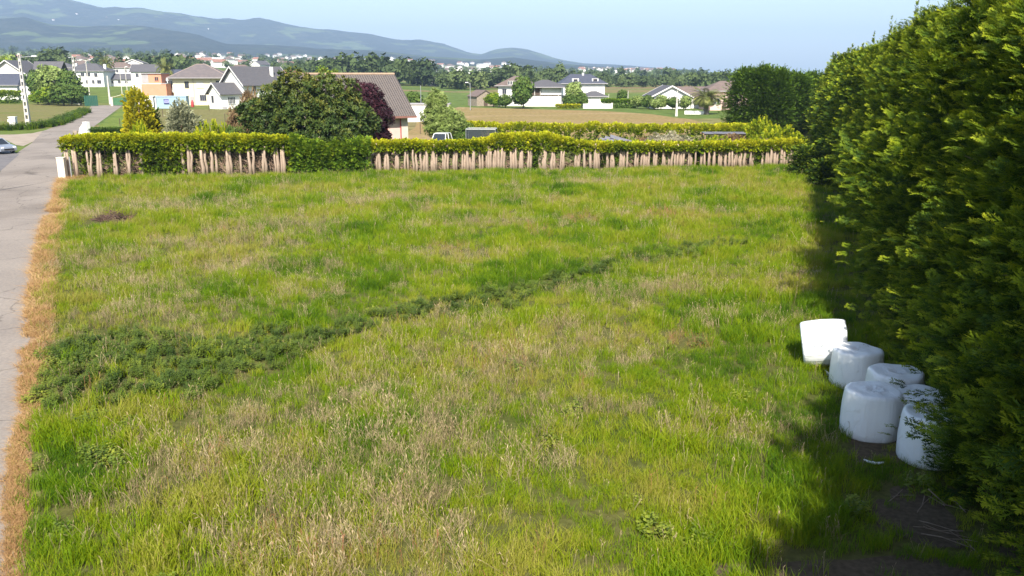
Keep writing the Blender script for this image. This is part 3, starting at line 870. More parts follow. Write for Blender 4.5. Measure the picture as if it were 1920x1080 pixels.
sub(~is_weed, "meadow_grass", "tall uncut meadow grass with dry seed heads filling the plot", "grass")
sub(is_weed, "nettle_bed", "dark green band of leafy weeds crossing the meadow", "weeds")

# straw verge along the road and fringe at hedge foot
sy = rng.uniform(6, 67.5, 5200); t_ = rng.uniform(0, 1, len(sy)) ** 0.8
sx = roadX(sy) + (leftX(sy) - roadX(sy) + 0.1) * t_ * (0.45 + 0.55 * smooth(14, 34, sy)) + rng.normal(0, 0.08, len(sy))
keep = (vnoise(sx * 1.5, sy * 1.5, 7) > 0.18)
sx = sx[keep]; sy = sy[keep]
VT = [template([(*blades(tg, 34, 0.24, 0.08, 0.26, 0.010, 0.018, 1.2, 0.9), 2)]),
      template([(*blades(tg, 26, 0.24, 0.1, 0.3, 0.010, 0.018, 0.9, 0.9), 2), (*blades(tg, 9, 0.2, 0.15, 0.3, 0.01, 0.016), 0)])]
st = np.clip(0.45 + (fbm(sx / 1.2, sy / 1.2, 12, 3) - 0.5) * 0.9 + rng.normal(0, 0.12, len(sx)) + 0.1 * smooth(20, 40, sy), 0, 1)
scatter("verge_straw", VT, np.stack([sx, sy, np.full(len(sx), 0.012)], 1), (rng.uniform(0, 1, len(sx)) < 0.22).astype(int), rot_of(len(sx), 0.2), rng.uniform(0.7, 1.2, len(sx)) * (0.5 + 0.5 * smooth(14, 34, sy)), st, "dead orange straw strip between the road and the meadow", "dry grass")
sheet("verge", [(float(roadX(Y)) - 0.05, Y) for Y in np.arange(6, 67.6, 1.5)] + [(float(leftX(Y)) + 0.1, Y) for Y in np.arange(67, 5.9, -1.5)], 0.010, surf("verge_soil", (0.30, 0.19, 0.10), (0.22, 0.15, 0.09), scale=2.0, rough=1.0))
# ------------------------------------------------------------------ tall conifer row
BARK = surf("conifer_bark", (0.20, 0.13, 0.09), (0.13, 0.085, 0.06), scale=6, rough=0.9, bump=0.6, bscale=14, stretch=(1, 1, 0.15))
CYPRESS = leafmat("cypress_spray", [(0.0, (0.014, 0.032, 0.005)), (0.4, (0.042, 0.085, 0.008)), (0.7, (0.165, 0.23, 0.011)), (1.0, (0.38, 0.41, 0.022))], trans=0.22, rough=0.6, leafattr="leaf", leafamt=0.6)  # new-growth tips brightened, bases darkened: highlights put into the spray colour

def conifer_crown(name, seed, h, rad, boughs, per, tm, spray, mat, z0=0.25, top=0.30, belly=0.25, spikes=6, tint0=0.42, lump=0.28, bough_r=0.5, taper=1.5):
    """upright conifer: boughs fan out of the surface of a lumpy column, each made of flat sprays."""
    r = np.random.RandomState(seed)
    t = r.uniform(0, 1, boughs) ** 0.85
    t[:int(boughs * 0.12)] = r.uniform(0.86, 1.0, int(boughs * 0.12))
    a = r.uniform(0, 6.283, boughs)
    def prof(t_):
        lo = 0.86 + 0.14 * np.sin(np.clip(t_ / belly, 0, 1) * math.pi / 2)
        u_ = ((t_ - belly) / (1.0 - belly + 0.001)).clip(0, 1)
        hi = (1 - u_ ** taper * (1 - top)) * np.sqrt(np.clip(1 - u_ ** 12, 0.15, 1))
        return lo * hi
    lumps = 1 + lump * (vnoise(a * 1.4 + seed, t * 7, seed) - 0.5) * 2 + 0.12 * np.cos(2 * a + seed)
    rr_ = rad * prof(t) * lumps + r.normal(0, 0.16, boughs) * (t < 0.93)
    C = np.stack([np.cos(a) * rr_, np.sin(a) * rr_, z0 + t * (h - z0 - 0.3)], 1)
    out = np.stack([np.cos(a), np.sin(a), 0.15 + 0.9 * t ** 3], 1)
    out /= np.linalg.norm(out, axis=1, keepdims=True)
    # sprays of each bough
    bi = np.repeat(np.arange(boughs), per)
    m = len(bi)
    off = r.normal(0, 1, (m, 3)) * np.array([bough_r, bough_r, bough_r * 0.55])
    inset = np.abs(r.normal(0, 0.28, m))
    P = C[bi] + off - out[bi] * (inset[:, None] + 0.25)
    D = out[bi] * 0.9 + off / bough_r * 0.38 + np.array([0, 0, 0.42]) + r.normal(0, 0.25, (m, 3))
    bt = r.normal(0, 0.14, boughs)
    tint = np.clip(tint0 + bt[bi] + r.normal(0, 0.07, m), 0, 1)
    S = spray * r.uniform(0.7, 1.25, m)
    # inner fill
    nf = int(m * 0.3)
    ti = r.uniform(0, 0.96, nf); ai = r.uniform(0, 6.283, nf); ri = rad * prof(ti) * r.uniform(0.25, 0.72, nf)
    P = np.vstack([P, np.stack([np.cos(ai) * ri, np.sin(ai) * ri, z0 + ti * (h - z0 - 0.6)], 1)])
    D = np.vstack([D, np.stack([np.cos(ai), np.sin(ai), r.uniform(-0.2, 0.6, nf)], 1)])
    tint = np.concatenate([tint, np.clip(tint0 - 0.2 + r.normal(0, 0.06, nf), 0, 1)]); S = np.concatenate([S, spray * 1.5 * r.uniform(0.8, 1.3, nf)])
    # leader spikes
    for k in range(spikes):
        b = np.array([r.normal(0, rad * 0.3), r.normal(0, rad * 0.3), 0.0]); b[2] = h - 0.9 - 0.5 * np.hypot(b[0], b[1])
        L_ = r.uniform(0.8, 1.9)
        q_ = 44
        zt = r.uniform(0, 1, q_); aa = r.uniform(0, 6.283, q_)
        P = np.vstack([P, b + np.stack([0 * zt, 0 * zt, zt * L_], 1)])
        D = np.vstack([D, np.stack([np.cos(aa) * 0.8, np.sin(aa) * 0.8, 0.7 + zt], 1)])
        S = np.concatenate([S, spray * (0.95 - 0.65 * zt)]); tint = np.concatenate([tint, np.full(q_, tint0 + 0.1)])
    M = frames(D, r, r.normal(0, 0.5, len(D)))
    pick_ = r.randint(0, len(tm), len(D))
    V, F, T, Lf = bake(tm, pick_, P, M, S, tint)
    return mesh_np(name, V, F, [mat], {"tint": T, "leaf": Lf})

def trunk_mesh(name, h, r0, r1, mat, seed=0, limbs=0, lr=0.0, lz=(0.2, 0.8), n=9, bend=0.12):
    r = random.Random(seed); mb = MB()
    k = 6; pts = [(r.uniform(-bend, bend) * (i > 0), r.uniform(-bend, bend) * (i > 0), h * i / (k - 1) - (0.15 if i == 0 else 0)) for i in range(k)]
    mb.tube(pts, [r0 * 1.25] + [r0 + (r1 - r0) * i / (k - 1) for i in range(1, k)], n)
    for i in range(limbs):
        z = h * r.uniform(*lz); a = r.uniform(0, 6.28); L_ = lr * r.uniform(0.6, 1.1)
        p0 = (0, 0, z); p1 = (math.cos(a) * L_ * 0.5, math.sin(a) * L_ * 0.5, z + L_ * 0.35); p2 = (math.cos(a) * L_, math.sin(a) * L_, z + L_ * 0.55)
        mb.tube([p0, p1, p2], [r1 * 1.1, r1 * 0.7, r1 * 0.25], 6)
    return mb.mesh(name, mat, True)

ROW_TRUNK = trunk_mesh("row_trunk", 8.5, 0.20, 0.05, BARK, 3, limbs=10, lr=1.6, lz=(0.05, 0.7))
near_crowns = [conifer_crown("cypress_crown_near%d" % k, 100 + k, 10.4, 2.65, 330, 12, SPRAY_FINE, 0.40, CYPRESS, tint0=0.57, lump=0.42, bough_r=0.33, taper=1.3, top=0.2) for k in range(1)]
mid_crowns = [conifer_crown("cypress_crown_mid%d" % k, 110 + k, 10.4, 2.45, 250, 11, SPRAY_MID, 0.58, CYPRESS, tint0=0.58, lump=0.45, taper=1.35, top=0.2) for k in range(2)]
rng = np.random.RandomState(21)
ys = []
y = -9.0
while y < 112:
    ys.append(y); y += 2.3 if y < 11 else 2.75 if y < 24 else rng.uniform(2.8, 3.6)
for i, yy in enumerate(ys):
    hgt = 10.9 + rng.normal(0, 0.6) - 0.9 * float(smooth(38, 58, yy))
    if 9.5 <= yy < 17: hgt = 10.15
    if yy < 9.5: hgt = 14.6 + rng.normal(0, 0.6)
    if yy > 58: hgt = 9.6 + rng.normal(0, 0.3) - 0.01 * (yy - 58)
    x = float(treeX(yy)) + rng.normal(0, 0.12) + (0.9 if 3 < yy < 11.5 else 0.0)
    if yy < 9.5: lab = "tall dark conifer at the near end of the right-hand row"
    elif yy < 13: lab = "tall shaded conifer filling the lower right corner of the view"
    elif yy < 22: lab = "tall dark conifer standing close behind the wrapped bales"
    elif yy < 66: lab = "tall dense conifer in the right-hand row beyond the bales"
    else: lab = "tall conifer of the right-hand row beyond the pruned hedge"
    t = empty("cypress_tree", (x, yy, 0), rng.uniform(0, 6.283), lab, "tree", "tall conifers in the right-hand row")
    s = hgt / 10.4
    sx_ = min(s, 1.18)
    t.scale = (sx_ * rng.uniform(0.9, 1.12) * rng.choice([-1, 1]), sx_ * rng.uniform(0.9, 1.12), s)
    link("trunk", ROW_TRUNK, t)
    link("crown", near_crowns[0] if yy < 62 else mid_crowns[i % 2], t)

# bushy conifer clump by the far end of the hedge
CYP2 = leafmat("cypress_bright", [(0.0, (0.028, 0.06, 0.008)), (0.4, (0.075, 0.145, 0.012)), (0.7, (0.145, 0.225, 0.016)), (1.0, (0.24, 0.31, 0.02))], trans=0.22, rough=0.6, leafattr="leaf", leafamt=0.45)
bush_crowns = [conifer_crown("clump_crown%d" % k, 130 + k, 9.6, 2.9, 420, 12, SPRAY_MID, 0.42, CYP2, top=0.4, spikes=7, lump=0.35, taper=2.2) for k in range(1)]
for k, (px_, Y, top_y, sc, lab) in enumerate(((1396, 120, 122, 1.0, "broad rounded conifer clump standing behind the yellow hedge"), (1428, 118, 117, 1.0, "tall pointed conifer in the clump behind the yellow hedge"), (1458, 117, 122, 0.9, "dark conifer at the right side of the rounded clump"), (1490, 119, 130, 0.95, "dark conifer in the gap right of the rounded clump"), (1520, 121, 130, 0.95, "dark conifer joining the clump to the tall row"))):
    z = hz(top_y, Y) / 9.9
    t = empty("cypress_tree", (gx(px_, Y, 4), Y, 0), k * 1.7, lab, "tree", "conifer clump beyond the hedge")
    t.scale = (sc, sc, z)
    link("trunk", ROW_TRUNK, t); link("crown", bush_crowns[0], t)

# low conifer scrub at the end of the row by the hedge
SCRUB = conifer_crown("scrub_crown", 140, 3.0, 1.5, 110, 8, SPRAY_MID, 0.5, CYPRESS, z0=0.05, top=0.5, spikes=0, tint0=0.5)
SCRUBF = conifer_crown("scrub_crown_near", 141, 3.0, 1.25, 110, 9, SPRAY_FINE, 0.36, CYPRESS, z0=0.02, top=0.5, spikes=0, tint0=0.45, bough_r=0.3)
for k, (x_, y_, s, lab) in enumerate(((9.5, 15.2, 1.05, "low dark conifer growth covering half of the nearest bale"), (11.2, 18.3, 0.8, "low conifer growth behind the nearest bale"), (10.0, 12.8, 0.9, "low dark conifer growth in front of the nearest bale"))):
    t = empty("conifer_shrub", (x_, y_, 0), k * 2.1, lab, "shrub"); t.scale = (s, s, s)
    link("crown", SCRUBF, t); link("stem", ROW_TRUNK, t).scale = (0.4, 0.4, 0.2)
for (px_, py_, s, lab) in ((1512, 333, 0.85, "low green conifer shrub at the end of the pruned hedge"), (1548, 352, 0.7, "low dark shrub at the foot of the tall row")):
    p = gp(px_, py_)
    t = empty("conifer_shrub", p, 0.5, lab, "shrub"); t.scale = (s, s, s)
    link("crown", SCRUB, t); link("stem", ROW_TRUNK, t).scale = (0.4, 0.4, 0.2)

# fallen twigs and cut branches under the row
TWIG = surf("dead_twig", (0.26, 0.20, 0.15), (0.17, 0.125, 0.09), scale=8, rough=0.9)
rg = random.Random(8)
def twig_heap(name, n, sx_, sy_, h, L_, r_, seed, mat=TWIG):
    q_ = random.Random(seed); mb = MB()
    for i in range(n):
        a = q_.uniform(0, 6.28); u_ = math.sqrt(q_.random())
        c = Vector((math.cos(a) * u_ * sx_, math.sin(a) * u_ * sy_, max(0.02, h * (1 - u_) * q_.random())))
        d = Vector((q_.gauss(0, 1), q_.gauss(0, 1), q_.gauss(0, 0.3))).normalized() * L_ * q_.uniform(0.4, 1)
        mid = c + Vector((q_.gauss(0, .06), q_.gauss(0, .06), q_.uniform(0, .06)))
        p0 = c - d * 0.5; p1 = c + d * 0.5; p0.z = max(p0.z, 0.01); p1.z = max(p1.z, 0.01)
        mb.tube([p0, mid, p1], [r_, r_ * 0.8, r_ * 0.4], 5)
    return mb.mesh(name, mat)
o = link("brush_pile", twig_heap("brush_pile", 150, 1.15, 0.9, 0.9, 1.5, 0.022, 4, surf("brush_wood", (0.13, 0.075, 0.055), (0.09, 0.06, 0.045), scale=6, rough=0.95)), loc=gp(212, 412)); o.scale = (0.8, 0.8, 0.75)
tag(o, "dark heap of cut brushwood in the far left meadow", "brush pile")
for k, (px_, py_) in enumerate(((1735, 940), (1760, 1010))):
    p = gp(px_, py_)
    o = link("fallen_branch", twig_heap("fallen_branch%d" % k, 7, 0.55, 0.4, 0.12, 1.0, 0.012, 20 + k), loc=p)
    tag(o, ["pale dead branches lying under the nearest conifers", "bare dead twigs on the soil in the lower right corner"][k], "branch")

# ------------------------------------------------------------------ wrapped bales
def film_material():
    m, nt = nodes_of("bale_film")
    tc = N(nt, "ShaderNodeTexCoord")
    b = N(nt, "ShaderNodeBsdfPrincipled")
    b.inputs["Base Color"].default_value = (0.80, 0.81, 0.80, 1); b.inputs["Roughness"].default_value = 0.38; b.inputs["Specular IOR Level"].default_value = 0.45
    mp = N(nt, "ShaderNodeMapping"); mp.inputs["Scale"].default_value = (16, 16, 0.9)
    nt.links.new(tc.outputs["Object"], mp.inputs[0])
    n1 = N(nt, "ShaderNodeTexNoise"); n1.inputs["Scale"].default_value = 1.0; n1.inputs["Detail"].default_value = 4
    nt.links.new(mp.outputs[0], n1.inputs["Vector"])
    n2 = N(nt, "ShaderNodeTexNoise"); n2.inputs["Scale"].default_value = 2.4; n2.inputs["Detail"].default_value = 5; n2.inputs["Distortion"].default_value = 1.0
    nt.links.new(tc.outputs["Object"], n2.inputs["Vector"])
    ad = N(nt, "ShaderNodeMath", operation='ADD'); nt.links.new(n1.outputs["Fac"], ad.inputs[0]); nt.links.new(n2.outputs["Fac"], ad.inputs[1])
    bp = N(nt, "ShaderNodeBump"); bp.inputs["Strength"].default_value = 0.5; bp.inputs["Distance"].default_value = 0.04
    nt.links.new(ad.outputs[0], bp.inputs["Height"]); nt.links.new(bp.outputs[0], b.inputs["Normal"])
    dirt = ramp(nt, [(0.3, (0.80, 0.81, 0.80)), (0.62, (0.78, 0.79, 0.78)), (0.8, (0.60, 0.58, 0.52))], n2.outputs["Fac"])
    nt.links.new(dirt, b.inputs["Base Color"])
    o = N(nt, "ShaderNodeOutputMaterial"); nt.links.new(b.outputs[0], o.inputs[0])
    return m
FILM = film_material()

def bale_mesh(name, r, h, seed, dome=0.03, taper=0.05, bulge=0.012):
    q_ = np.random.RandomState(seed)
    n = 56; prof = []
    prof += [(0.02, -0.0), (r * 0.9, 0.0), (r * 0.97, 0.02)]
    for i in range(9):
        t = i / 8
        prof.append((r * (1 - taper * t + bulge * math.sin(t * math.pi)), 0.07 + (h - 0.15) * t))
    prof += [(r * (0.985 - taper), h - 0.045), (r * (0.95 - taper), h - 0.012), (r * (0.90 - taper), h), (r * 0.78, h + dome * 0.1), (r * 0.55, h - dome * 0.4), (r * 0.36, h - dome * 0.2), (r * 0.30, h + dome * 0.3), (r * 0.2, h - dome * 0.8), (0.02, h - dome)]
    V = []
    ph = q_.uniform(0, 6.28, 6)
    for i, (rr_, z) in enumerate(prof):
        for k in range(n):
            a = 2 * math.pi * k / n
            w = 1 + 0.012 * math.sin(3 * a + ph[0] + z * 2) + 0.010 * math.sin(7 * a + ph[1]) + 0.006 * math.sin(17 * a + ph[2] + z * 3) + 0.004 * q_.normal()
            zz = z + (0.018 * math.sin(2 * a + ph[3]) + 0.012 * math.sin(5 * a + ph[4])) * min(1, z / h) * (rr_ / r)
            V.append((rr_ * w * math.cos(a), rr_ * w * math.sin(a), zz))
    V = np.array(V); m_ = len(prof)
    I = np.arange(m_ - 1)[:, None] * n; J = np.arange(n)[None]; J2 = (J + 1) % n
    F = np.stack([I + J, I + J2, I + n + J2, I + n + J], -1).reshape(-1, 4)
    caps = [F, np.array([list(range(n))[::-1]]), np.array([list(range((m_ - 1) * n, m_ * n))])]
    me = mesh_np(name, V, [caps[0]], [FILM], smooth_shade=True)
    return me

def flap(parent, pts, name="loose_film"):
    mb = MB(); mb.face(pts); mb.build(name, FILM, parent)

bales = [("white wrapped bale tipped on its side in the sun", gp(1541, 682), 0.63, 1.2, 1),
         ("upright white bale beside the sunlit tipped one", gp(1603, 719), 0.66, 1.0, 2),
         ("upright white bale half hidden behind the conifer sprays, in the cluster's middle", gp(1672, 772), 0.67, 1.08, 3),
         ("large upright white bale in front, nearest the sunlit meadow", gp(1629, 811), 0.65, 1.08, 4),
         ("white bale of which only a sliver shows between two others", gp(1722, 812), 0.60, 1.0, 5),
         ("nearest white bale, mostly covered by conifer foliage", gp(1736, 860), 0.60, 1.1, 6)]
for k, (lab, p, r_, h_, s) in enumerate(bales):
    me = bale_mesh("bale_film_wrap%d" % k, r_, h_, s, bulge=0.06 if k == 0 else 0.012 + 0.006 * k)
    if k == 0:
        t = empty("wrapped_bale", (p[0] - 0.62, p[1], r_ * 0.93), 0, lab, "bale", "wrapped bales by the conifers")
        o = link("film_wrap", me, t); o.rotation_euler = (R(4), R(80), R(-12))
    else:
        t = empty("wrapped_bale", (p[0], p[1], -0.02), s * 1.3, lab, "bale", "wrapped bales by the conifers")
        link("film_wrap", me, t)
    # gathered centre of the wrapping on the top face
    if k:
        mb = MB()
        for q_ in range(9):
            a = q_ * 0.698 + s; c, s_ = math.cos(a), math.sin(a); l = 0.22 + 0.05 * math.sin(q_ * 3.1)
            mb.face([(c * 0.03, s_ * 0.03, h_ - 0.005), (c * l - s_ * 0.03, s_ * l + c * 0.03, h_ + 0.006), (c * l * 1.1, s_ * l * 1.1, h_ + 0.016), (c * l + s_ * 0.03, s_ * l - c * 0.03, h_ + 0.006)])
        mb.build("gathered_film", FILM, t)
# torn film scraps
sc = gp(1562, 707)
mb = MB()
for k in range(6):
    a = k * 1.05; mb.face([(0, 0, 0.03), (0.2 * math.cos(a), 0.16 * math.sin(a), 0.02), (0.24 * math.cos(a + .4), 0.2 * math.sin(a + .4), 0.14), (0.14 * math.cos(a + .8), 0.12 * math.sin(a + .8), 0.06)])
o = mb.build("film_scrap", FILM, loc=(sc[0], sc[1], 0.02)); tag(o, "crumpled white film scrap at the foot of the second bale", "scrap")
p0 = gp(1619, 868); p1 = gp(1638, 877); p2 = gp(1657, 873)
mb = MB(); mb.tube([(p0[0] * (1 - u) ** 2 + p1[0] * 2 * u * (1 - u) + p2[0] * u * u, p0[1] * (1 - u) ** 2 + (p1[1] - 0.05) * 2 * u * (1 - u) + p2[1] * u * u, 0.08) for u in np.linspace(0, 1, 12)], [0.012, 0.02, 0.026, 0.024, 0.028, 0.03, 0.026, 0.024, 0.028, 0.022, 0.018, 0.01], 8)
o = mb.build("film_strip", FILM); tag(o, "curved white strip of film lying on the shaded soil", "scrap")

# ------------------------------------------------------------------ pruned conifer hedge with bare trunks
GOLD = leafmat("golden_hedge", [(0.0, (0.03, 0.065, 0.006)), (0.35, (0.11, 0.18, 0.008)), (0.65, (0.26, 0.31, 0.010)), (1.0, (0.47, 0.45, 0.015))], trans=0.25, rough=0.55, leafattr="leaf", leafamt=0.3)
HBARK = surf("pruned_trunk", (0.40, 0.305, 0.23), (0.29, 0.215, 0.16), scale=5, rough=0.9, bump=0.6, bscale=20, stretch=(1, 1, 0.12), dirt=(0.22, 0.14, 0.10))
def hedge_line(px):
    Y = 67.0 + (px - 115) / 1385.0 * 9.5
    return gx(px, Y, 0.0), Y
TOPK = np.array([(110, 259), (125, 256), (200, 252), (330, 251), (450, 253), (550, 256), (572, 266), (620, 270), (690, 266), (770, 265), (830, 267), (900, 263), (930, 254), (990, 251), (1050, 256), (1075, 267), (1200, 271), (1350, 270), (1420, 267), (1502, 266)], float)
BOTK = np.array([(110, 281), (300, 283), (550, 284), (690, 283), (1000, 286), (1200, 285), (1420, 284), (1502, 282)], float)

def box_hedge(name, seed, line, p0, p1, ztop, zbot, depth, n, spray, mat, tm=None, tintf=None, parent=None, end_l=False):
    """foliage on the faces of a long clipped hedge. line(px)->(x,y); ztop/zbot functions of px."""
    r = np.random.RandomState(seed); tm = tm or SPRAY_LOW
    px = r.uniform(p0, p1, n)
    X = np.array([line(v)[0] for v in (p0, p1)]); Yv = np.array([line(v)[1] for v in (p0, p1)])
    t = (px - p0) / (p1 - p0)
    cx = X[0] + (X[1] - X[0]) * t; cy = Yv[0] + (Yv[1] - Yv[0]) * t
    zt = ztop(px); zb = zbot(px)
    ax = np.array([X[1] - X[0], Yv[1] - Yv[0]]); ax /= np.linalg.norm(ax); nr = np.array([ax[1], -ax[0]])  # towards the camera
    # superellipse cross-section angle: 0 = front, 90 top, 180 back
    th = np.radians(r.choice([0, 1], n, p=[0.86, 0.14]) * 120 + r.uniform(-65, 125, n))
    lump = 1 + 0.36 * (fbm(px * 0.11 + seed, th * 1.6, seed, 3) - 0.5)
    sc_ = lambda v, e: np.sign(v) * np.abs(v) ** e
    hw = depth * 0.5; hh = (zt - zb) * 0.5
    off = sc_(np.cos(th), 0.7) * hw * lump
    zz = (zt + zb) * 0.5 + sc_(np.sin(th), 0.7) * hh * lump
    inn = np.abs(r.normal(0, 0.10, n))
    P = np.stack([cx + nr[0] * (off - inn), cy + nr[1] * (off - inn), zz], 1)
    D = np.stack([nr[0] * np.cos(th), nr[1] * np.cos(th), np.sin(th) + 0.35], 1) + r.normal(0, 0.45, (n, 3))
    rel = np.clip((zz - zb) / np.maximum(zt - zb, 0.1), 0, 1)
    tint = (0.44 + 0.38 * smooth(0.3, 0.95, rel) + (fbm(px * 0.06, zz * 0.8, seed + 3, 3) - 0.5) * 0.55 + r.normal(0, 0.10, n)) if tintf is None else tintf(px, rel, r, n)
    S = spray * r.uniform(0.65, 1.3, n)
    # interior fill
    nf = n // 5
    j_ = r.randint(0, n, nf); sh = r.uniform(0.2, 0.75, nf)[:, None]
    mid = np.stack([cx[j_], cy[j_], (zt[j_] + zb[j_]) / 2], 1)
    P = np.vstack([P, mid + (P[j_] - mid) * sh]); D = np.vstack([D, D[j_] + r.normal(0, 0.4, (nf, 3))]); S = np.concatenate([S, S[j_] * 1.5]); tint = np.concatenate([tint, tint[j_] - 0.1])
    V, F, T, Lf = bake(tm, r.randint(0, len(tm), len(P)), P, frames(D, r, r.normal(0, 0.6, len(P))), S, np.clip(tint, 0, 1))
    return link(name, mesh_np(name, V, F, [mat], {"tint": T, "leaf": Lf}), parent)

def hedge_part(seed, p0, p1, n, trunks, label, xtra=(), back=None):
    back = back or GOLD
    x0, y0 = hedge_line((p0 + p1) / 2)
    t = empty("pruned_hedge", (0, 0, 0), 0, label, "hedge", "pruned hedge along the far side of the meadow")
    ztop = lambda px: np.array([hz(v, 69.5 + 7 * (p - 115) / 1385.0) for p, v in zip(px, np.interp(px, TOPK[:, 0], TOPK[:, 1]))]) - 0.12 + 0.25 * (fbm(px * 0.09, px * 0, 8, 3) - 0.5)
    zbot = lambda px: np.array([hz(v, 68.5 + 9 * (p - 115) / 1385.0) for p, v in zip(px, np.interp(px, BOTK[:, 0], BOTK[:, 1]))]) + 0.32 + 0.5 * (fbm(px * 0.16, px * 0, 18, 3) - 0.5)
    line = lambda v: (hedge_line(v)[0], hedge_line(v)[1] + 0.95)
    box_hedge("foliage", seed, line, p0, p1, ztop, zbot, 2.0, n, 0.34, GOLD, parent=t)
    r = random.Random(seed)
    extra = [p_ + r.choice((-1, 1)) * r.uniform(3, 7) for p_ in trunks if r.random() < (0.85 if p0 > 500 else 0.4)]
    for px in list(trunks) + extra:
        x, yy = hedge_line(px); h = hz(280, yy) + r.uniform(-0.25, 0.35); rad = r.uniform(0.085, 0.155)
        mb = MB(); lx = r.gauss(0, 0.05); ly = r.gauss(0, 0.08); bx_ = r.gauss(0, 0.03)
        mb.tube([(0, 0, -0.1), (lx * 0.3 + bx_, ly * 0.3, h * 0.35), (lx * 0.7 - bx_, ly * 0.7, h * 0.7), (lx, ly, h + 0.15)], [rad * 1.25, rad, rad * 0.85, rad * 0.7], 7)
        for k in range(r.randint(2, 5)):     # stubs of pruned branches
            z = r.uniform(0.3, h); a = r.uniform(3.4, 6.0); l = r.uniform(0.08, 0.3)
            mb.tube([(lx * z / h, ly * z / h, z), (lx * z / h + math.cos(a) * l, ly * z / h + math.sin(a) * l, z + l * 0.4)], [0.02, 0.008], 5)
        mb.build("trunk", HBARK, t, (x, yy + r.uniform(0.0, 0.35), 0), smooth_shade=True)
    # dry inner twigs
    q_ = np.random.RandomState(seed + 50); m_ = int((p1 - p0) * 9)
    V = []; pxs = q_.uniform(p0 + 4, p1, m_)
    for px in pxs:
        x, yy = hedge_line(px); z = q_.uniform(0.1, 1.75); L_ = q_.uniform(0.25, 0.8)
        b = np.array([x, yy + q_.uniform(0.45, 1.5), z]); d = q_.normal(0, 1, 3) * np.array([1, 0.5, 0.9]); d = d / np.linalg.norm(d) * L_
        s = np.array([0.013, 0, 0.013])
        V += [b - s, b + s, b + d + s * 0.4, b + d - s * 0.4]
    V = np.array(V)
    o = link("dry_twigs", mesh_np("dry_twigs", V, np.arange(len(V)).reshape(-1, 4), [TWIGP]), t); o["kind"] = "stuff"
    # backing growth added on the garden side, low tint standing for shade
    lb = lambda v: (hedge_line(v)[0], hedge_line(v)[1] + 1.9)
    box_hedge("added_shade_backing", seed + 5, lb, p0 + 2, p1, lambda px: np.full(len(px), 1.9), lambda px: np.full(len(px), 0.0), 0.7, int((p1 - p0) * 3.5), 0.36, back, tintf=lambda px, rel, r2, n3: 0.22 + (fbm(px * 0.12, rel * 2, 7, 3) - 0.5) * 0.5 + r2.normal(0, 0.1, n3), parent=t)
    for (a, b, n2, zt, zb, dep, tin) in xtra:
        zt_ = lambda px, zt=zt: np.full(len(px), zt) + 0.5 * (fbm(px * 0.1, px * 0, 28, 3) - 0.5)
        zb_ = lambda px, zb=zb: np.full(len(px), zb)
        tf = lambda px, rel, r2, n3, tin=tin: tin + 0.22 * rel + (fbm(px * 0.2, rel * 3, 5, 3) - 0.5) * 0.5 + r2.normal(0, 0.1, n3)
        box_hedge("low_foliage", seed + int(a), line, a, b, zt_, zb_, dep, n2, 0.33, GOLD, tintf=tf, parent=t)
    return t
TWIGP = surf("dry_inner_twig", (0.34, 0.23, 0.16), (0.24, 0.165, 0.12), scale=3, rough=0.95)
MIDG0 = leafmat("shade_tinted_growth", [(0.0, (0.02, 0.04, 0.012)), (0.5, (0.05, 0.085, 0.02)), (1.0, (0.11, 0.15, 0.03))], trans=0.2, rough=0.6, leafattr="leaf", leafamt=0.35)  # dark green backing: shade behind the trunks put into the colour
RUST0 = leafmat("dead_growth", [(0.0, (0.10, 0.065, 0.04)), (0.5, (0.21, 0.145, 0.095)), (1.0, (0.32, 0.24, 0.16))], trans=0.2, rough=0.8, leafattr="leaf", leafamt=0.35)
tr_l = [132, 146, 173, 191, 215, 244, 267, 345, 360, 386, 405, 426, 432, 451, 476, 494, 499, 516, 533]
tr_m = [691, 695.5, 712, 728, 742, 746, 765, 781, 796, 801, 815, 818, 831, 836, 852, 867, 882, 886, 900, 914, 919, 929, 932, 945, 961, 964, 979, 991]
tr_r = [1019, 1023, 1035, 1039, 1051, 1055, 1080, 1085, 1096, 1108, 1122, 1139, 1150, 1163, 1175, 1191, 1203, 1216, 1230, 1243, 1255, 1265, 1271, 1276, 1291, 1302, 1315, 1329, 1338, 1349, 1362, 1373, 1382, 1388, 1396, 1407, 1429, 1437, 1441, 1446, 1458, 1470, 1478, 1486, 1493, 1500]
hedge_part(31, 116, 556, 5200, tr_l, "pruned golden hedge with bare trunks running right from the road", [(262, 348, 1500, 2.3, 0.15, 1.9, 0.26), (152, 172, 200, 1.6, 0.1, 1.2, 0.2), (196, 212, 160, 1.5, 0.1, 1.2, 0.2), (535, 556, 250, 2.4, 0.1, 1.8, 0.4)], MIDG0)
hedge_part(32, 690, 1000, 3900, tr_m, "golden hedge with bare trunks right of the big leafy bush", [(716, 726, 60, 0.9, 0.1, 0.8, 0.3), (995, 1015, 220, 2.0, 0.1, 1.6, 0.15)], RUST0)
hedge_part(33, 1000, 1502, 6000, tr_r, "golden hedge with crowded bare trunks at the far right of the meadow", [(1124, 1160, 260, 0.9, 0.05, 1.0, 0.12), (1195, 1240, 300, 0.8, 0.05, 1.0, 0.12), (1295, 1345, 360, 0.9, 0.05, 1.0, 0.12), (1408, 1428, 260, 1.9, 0.1, 1.6, 0.2)], RUST0)
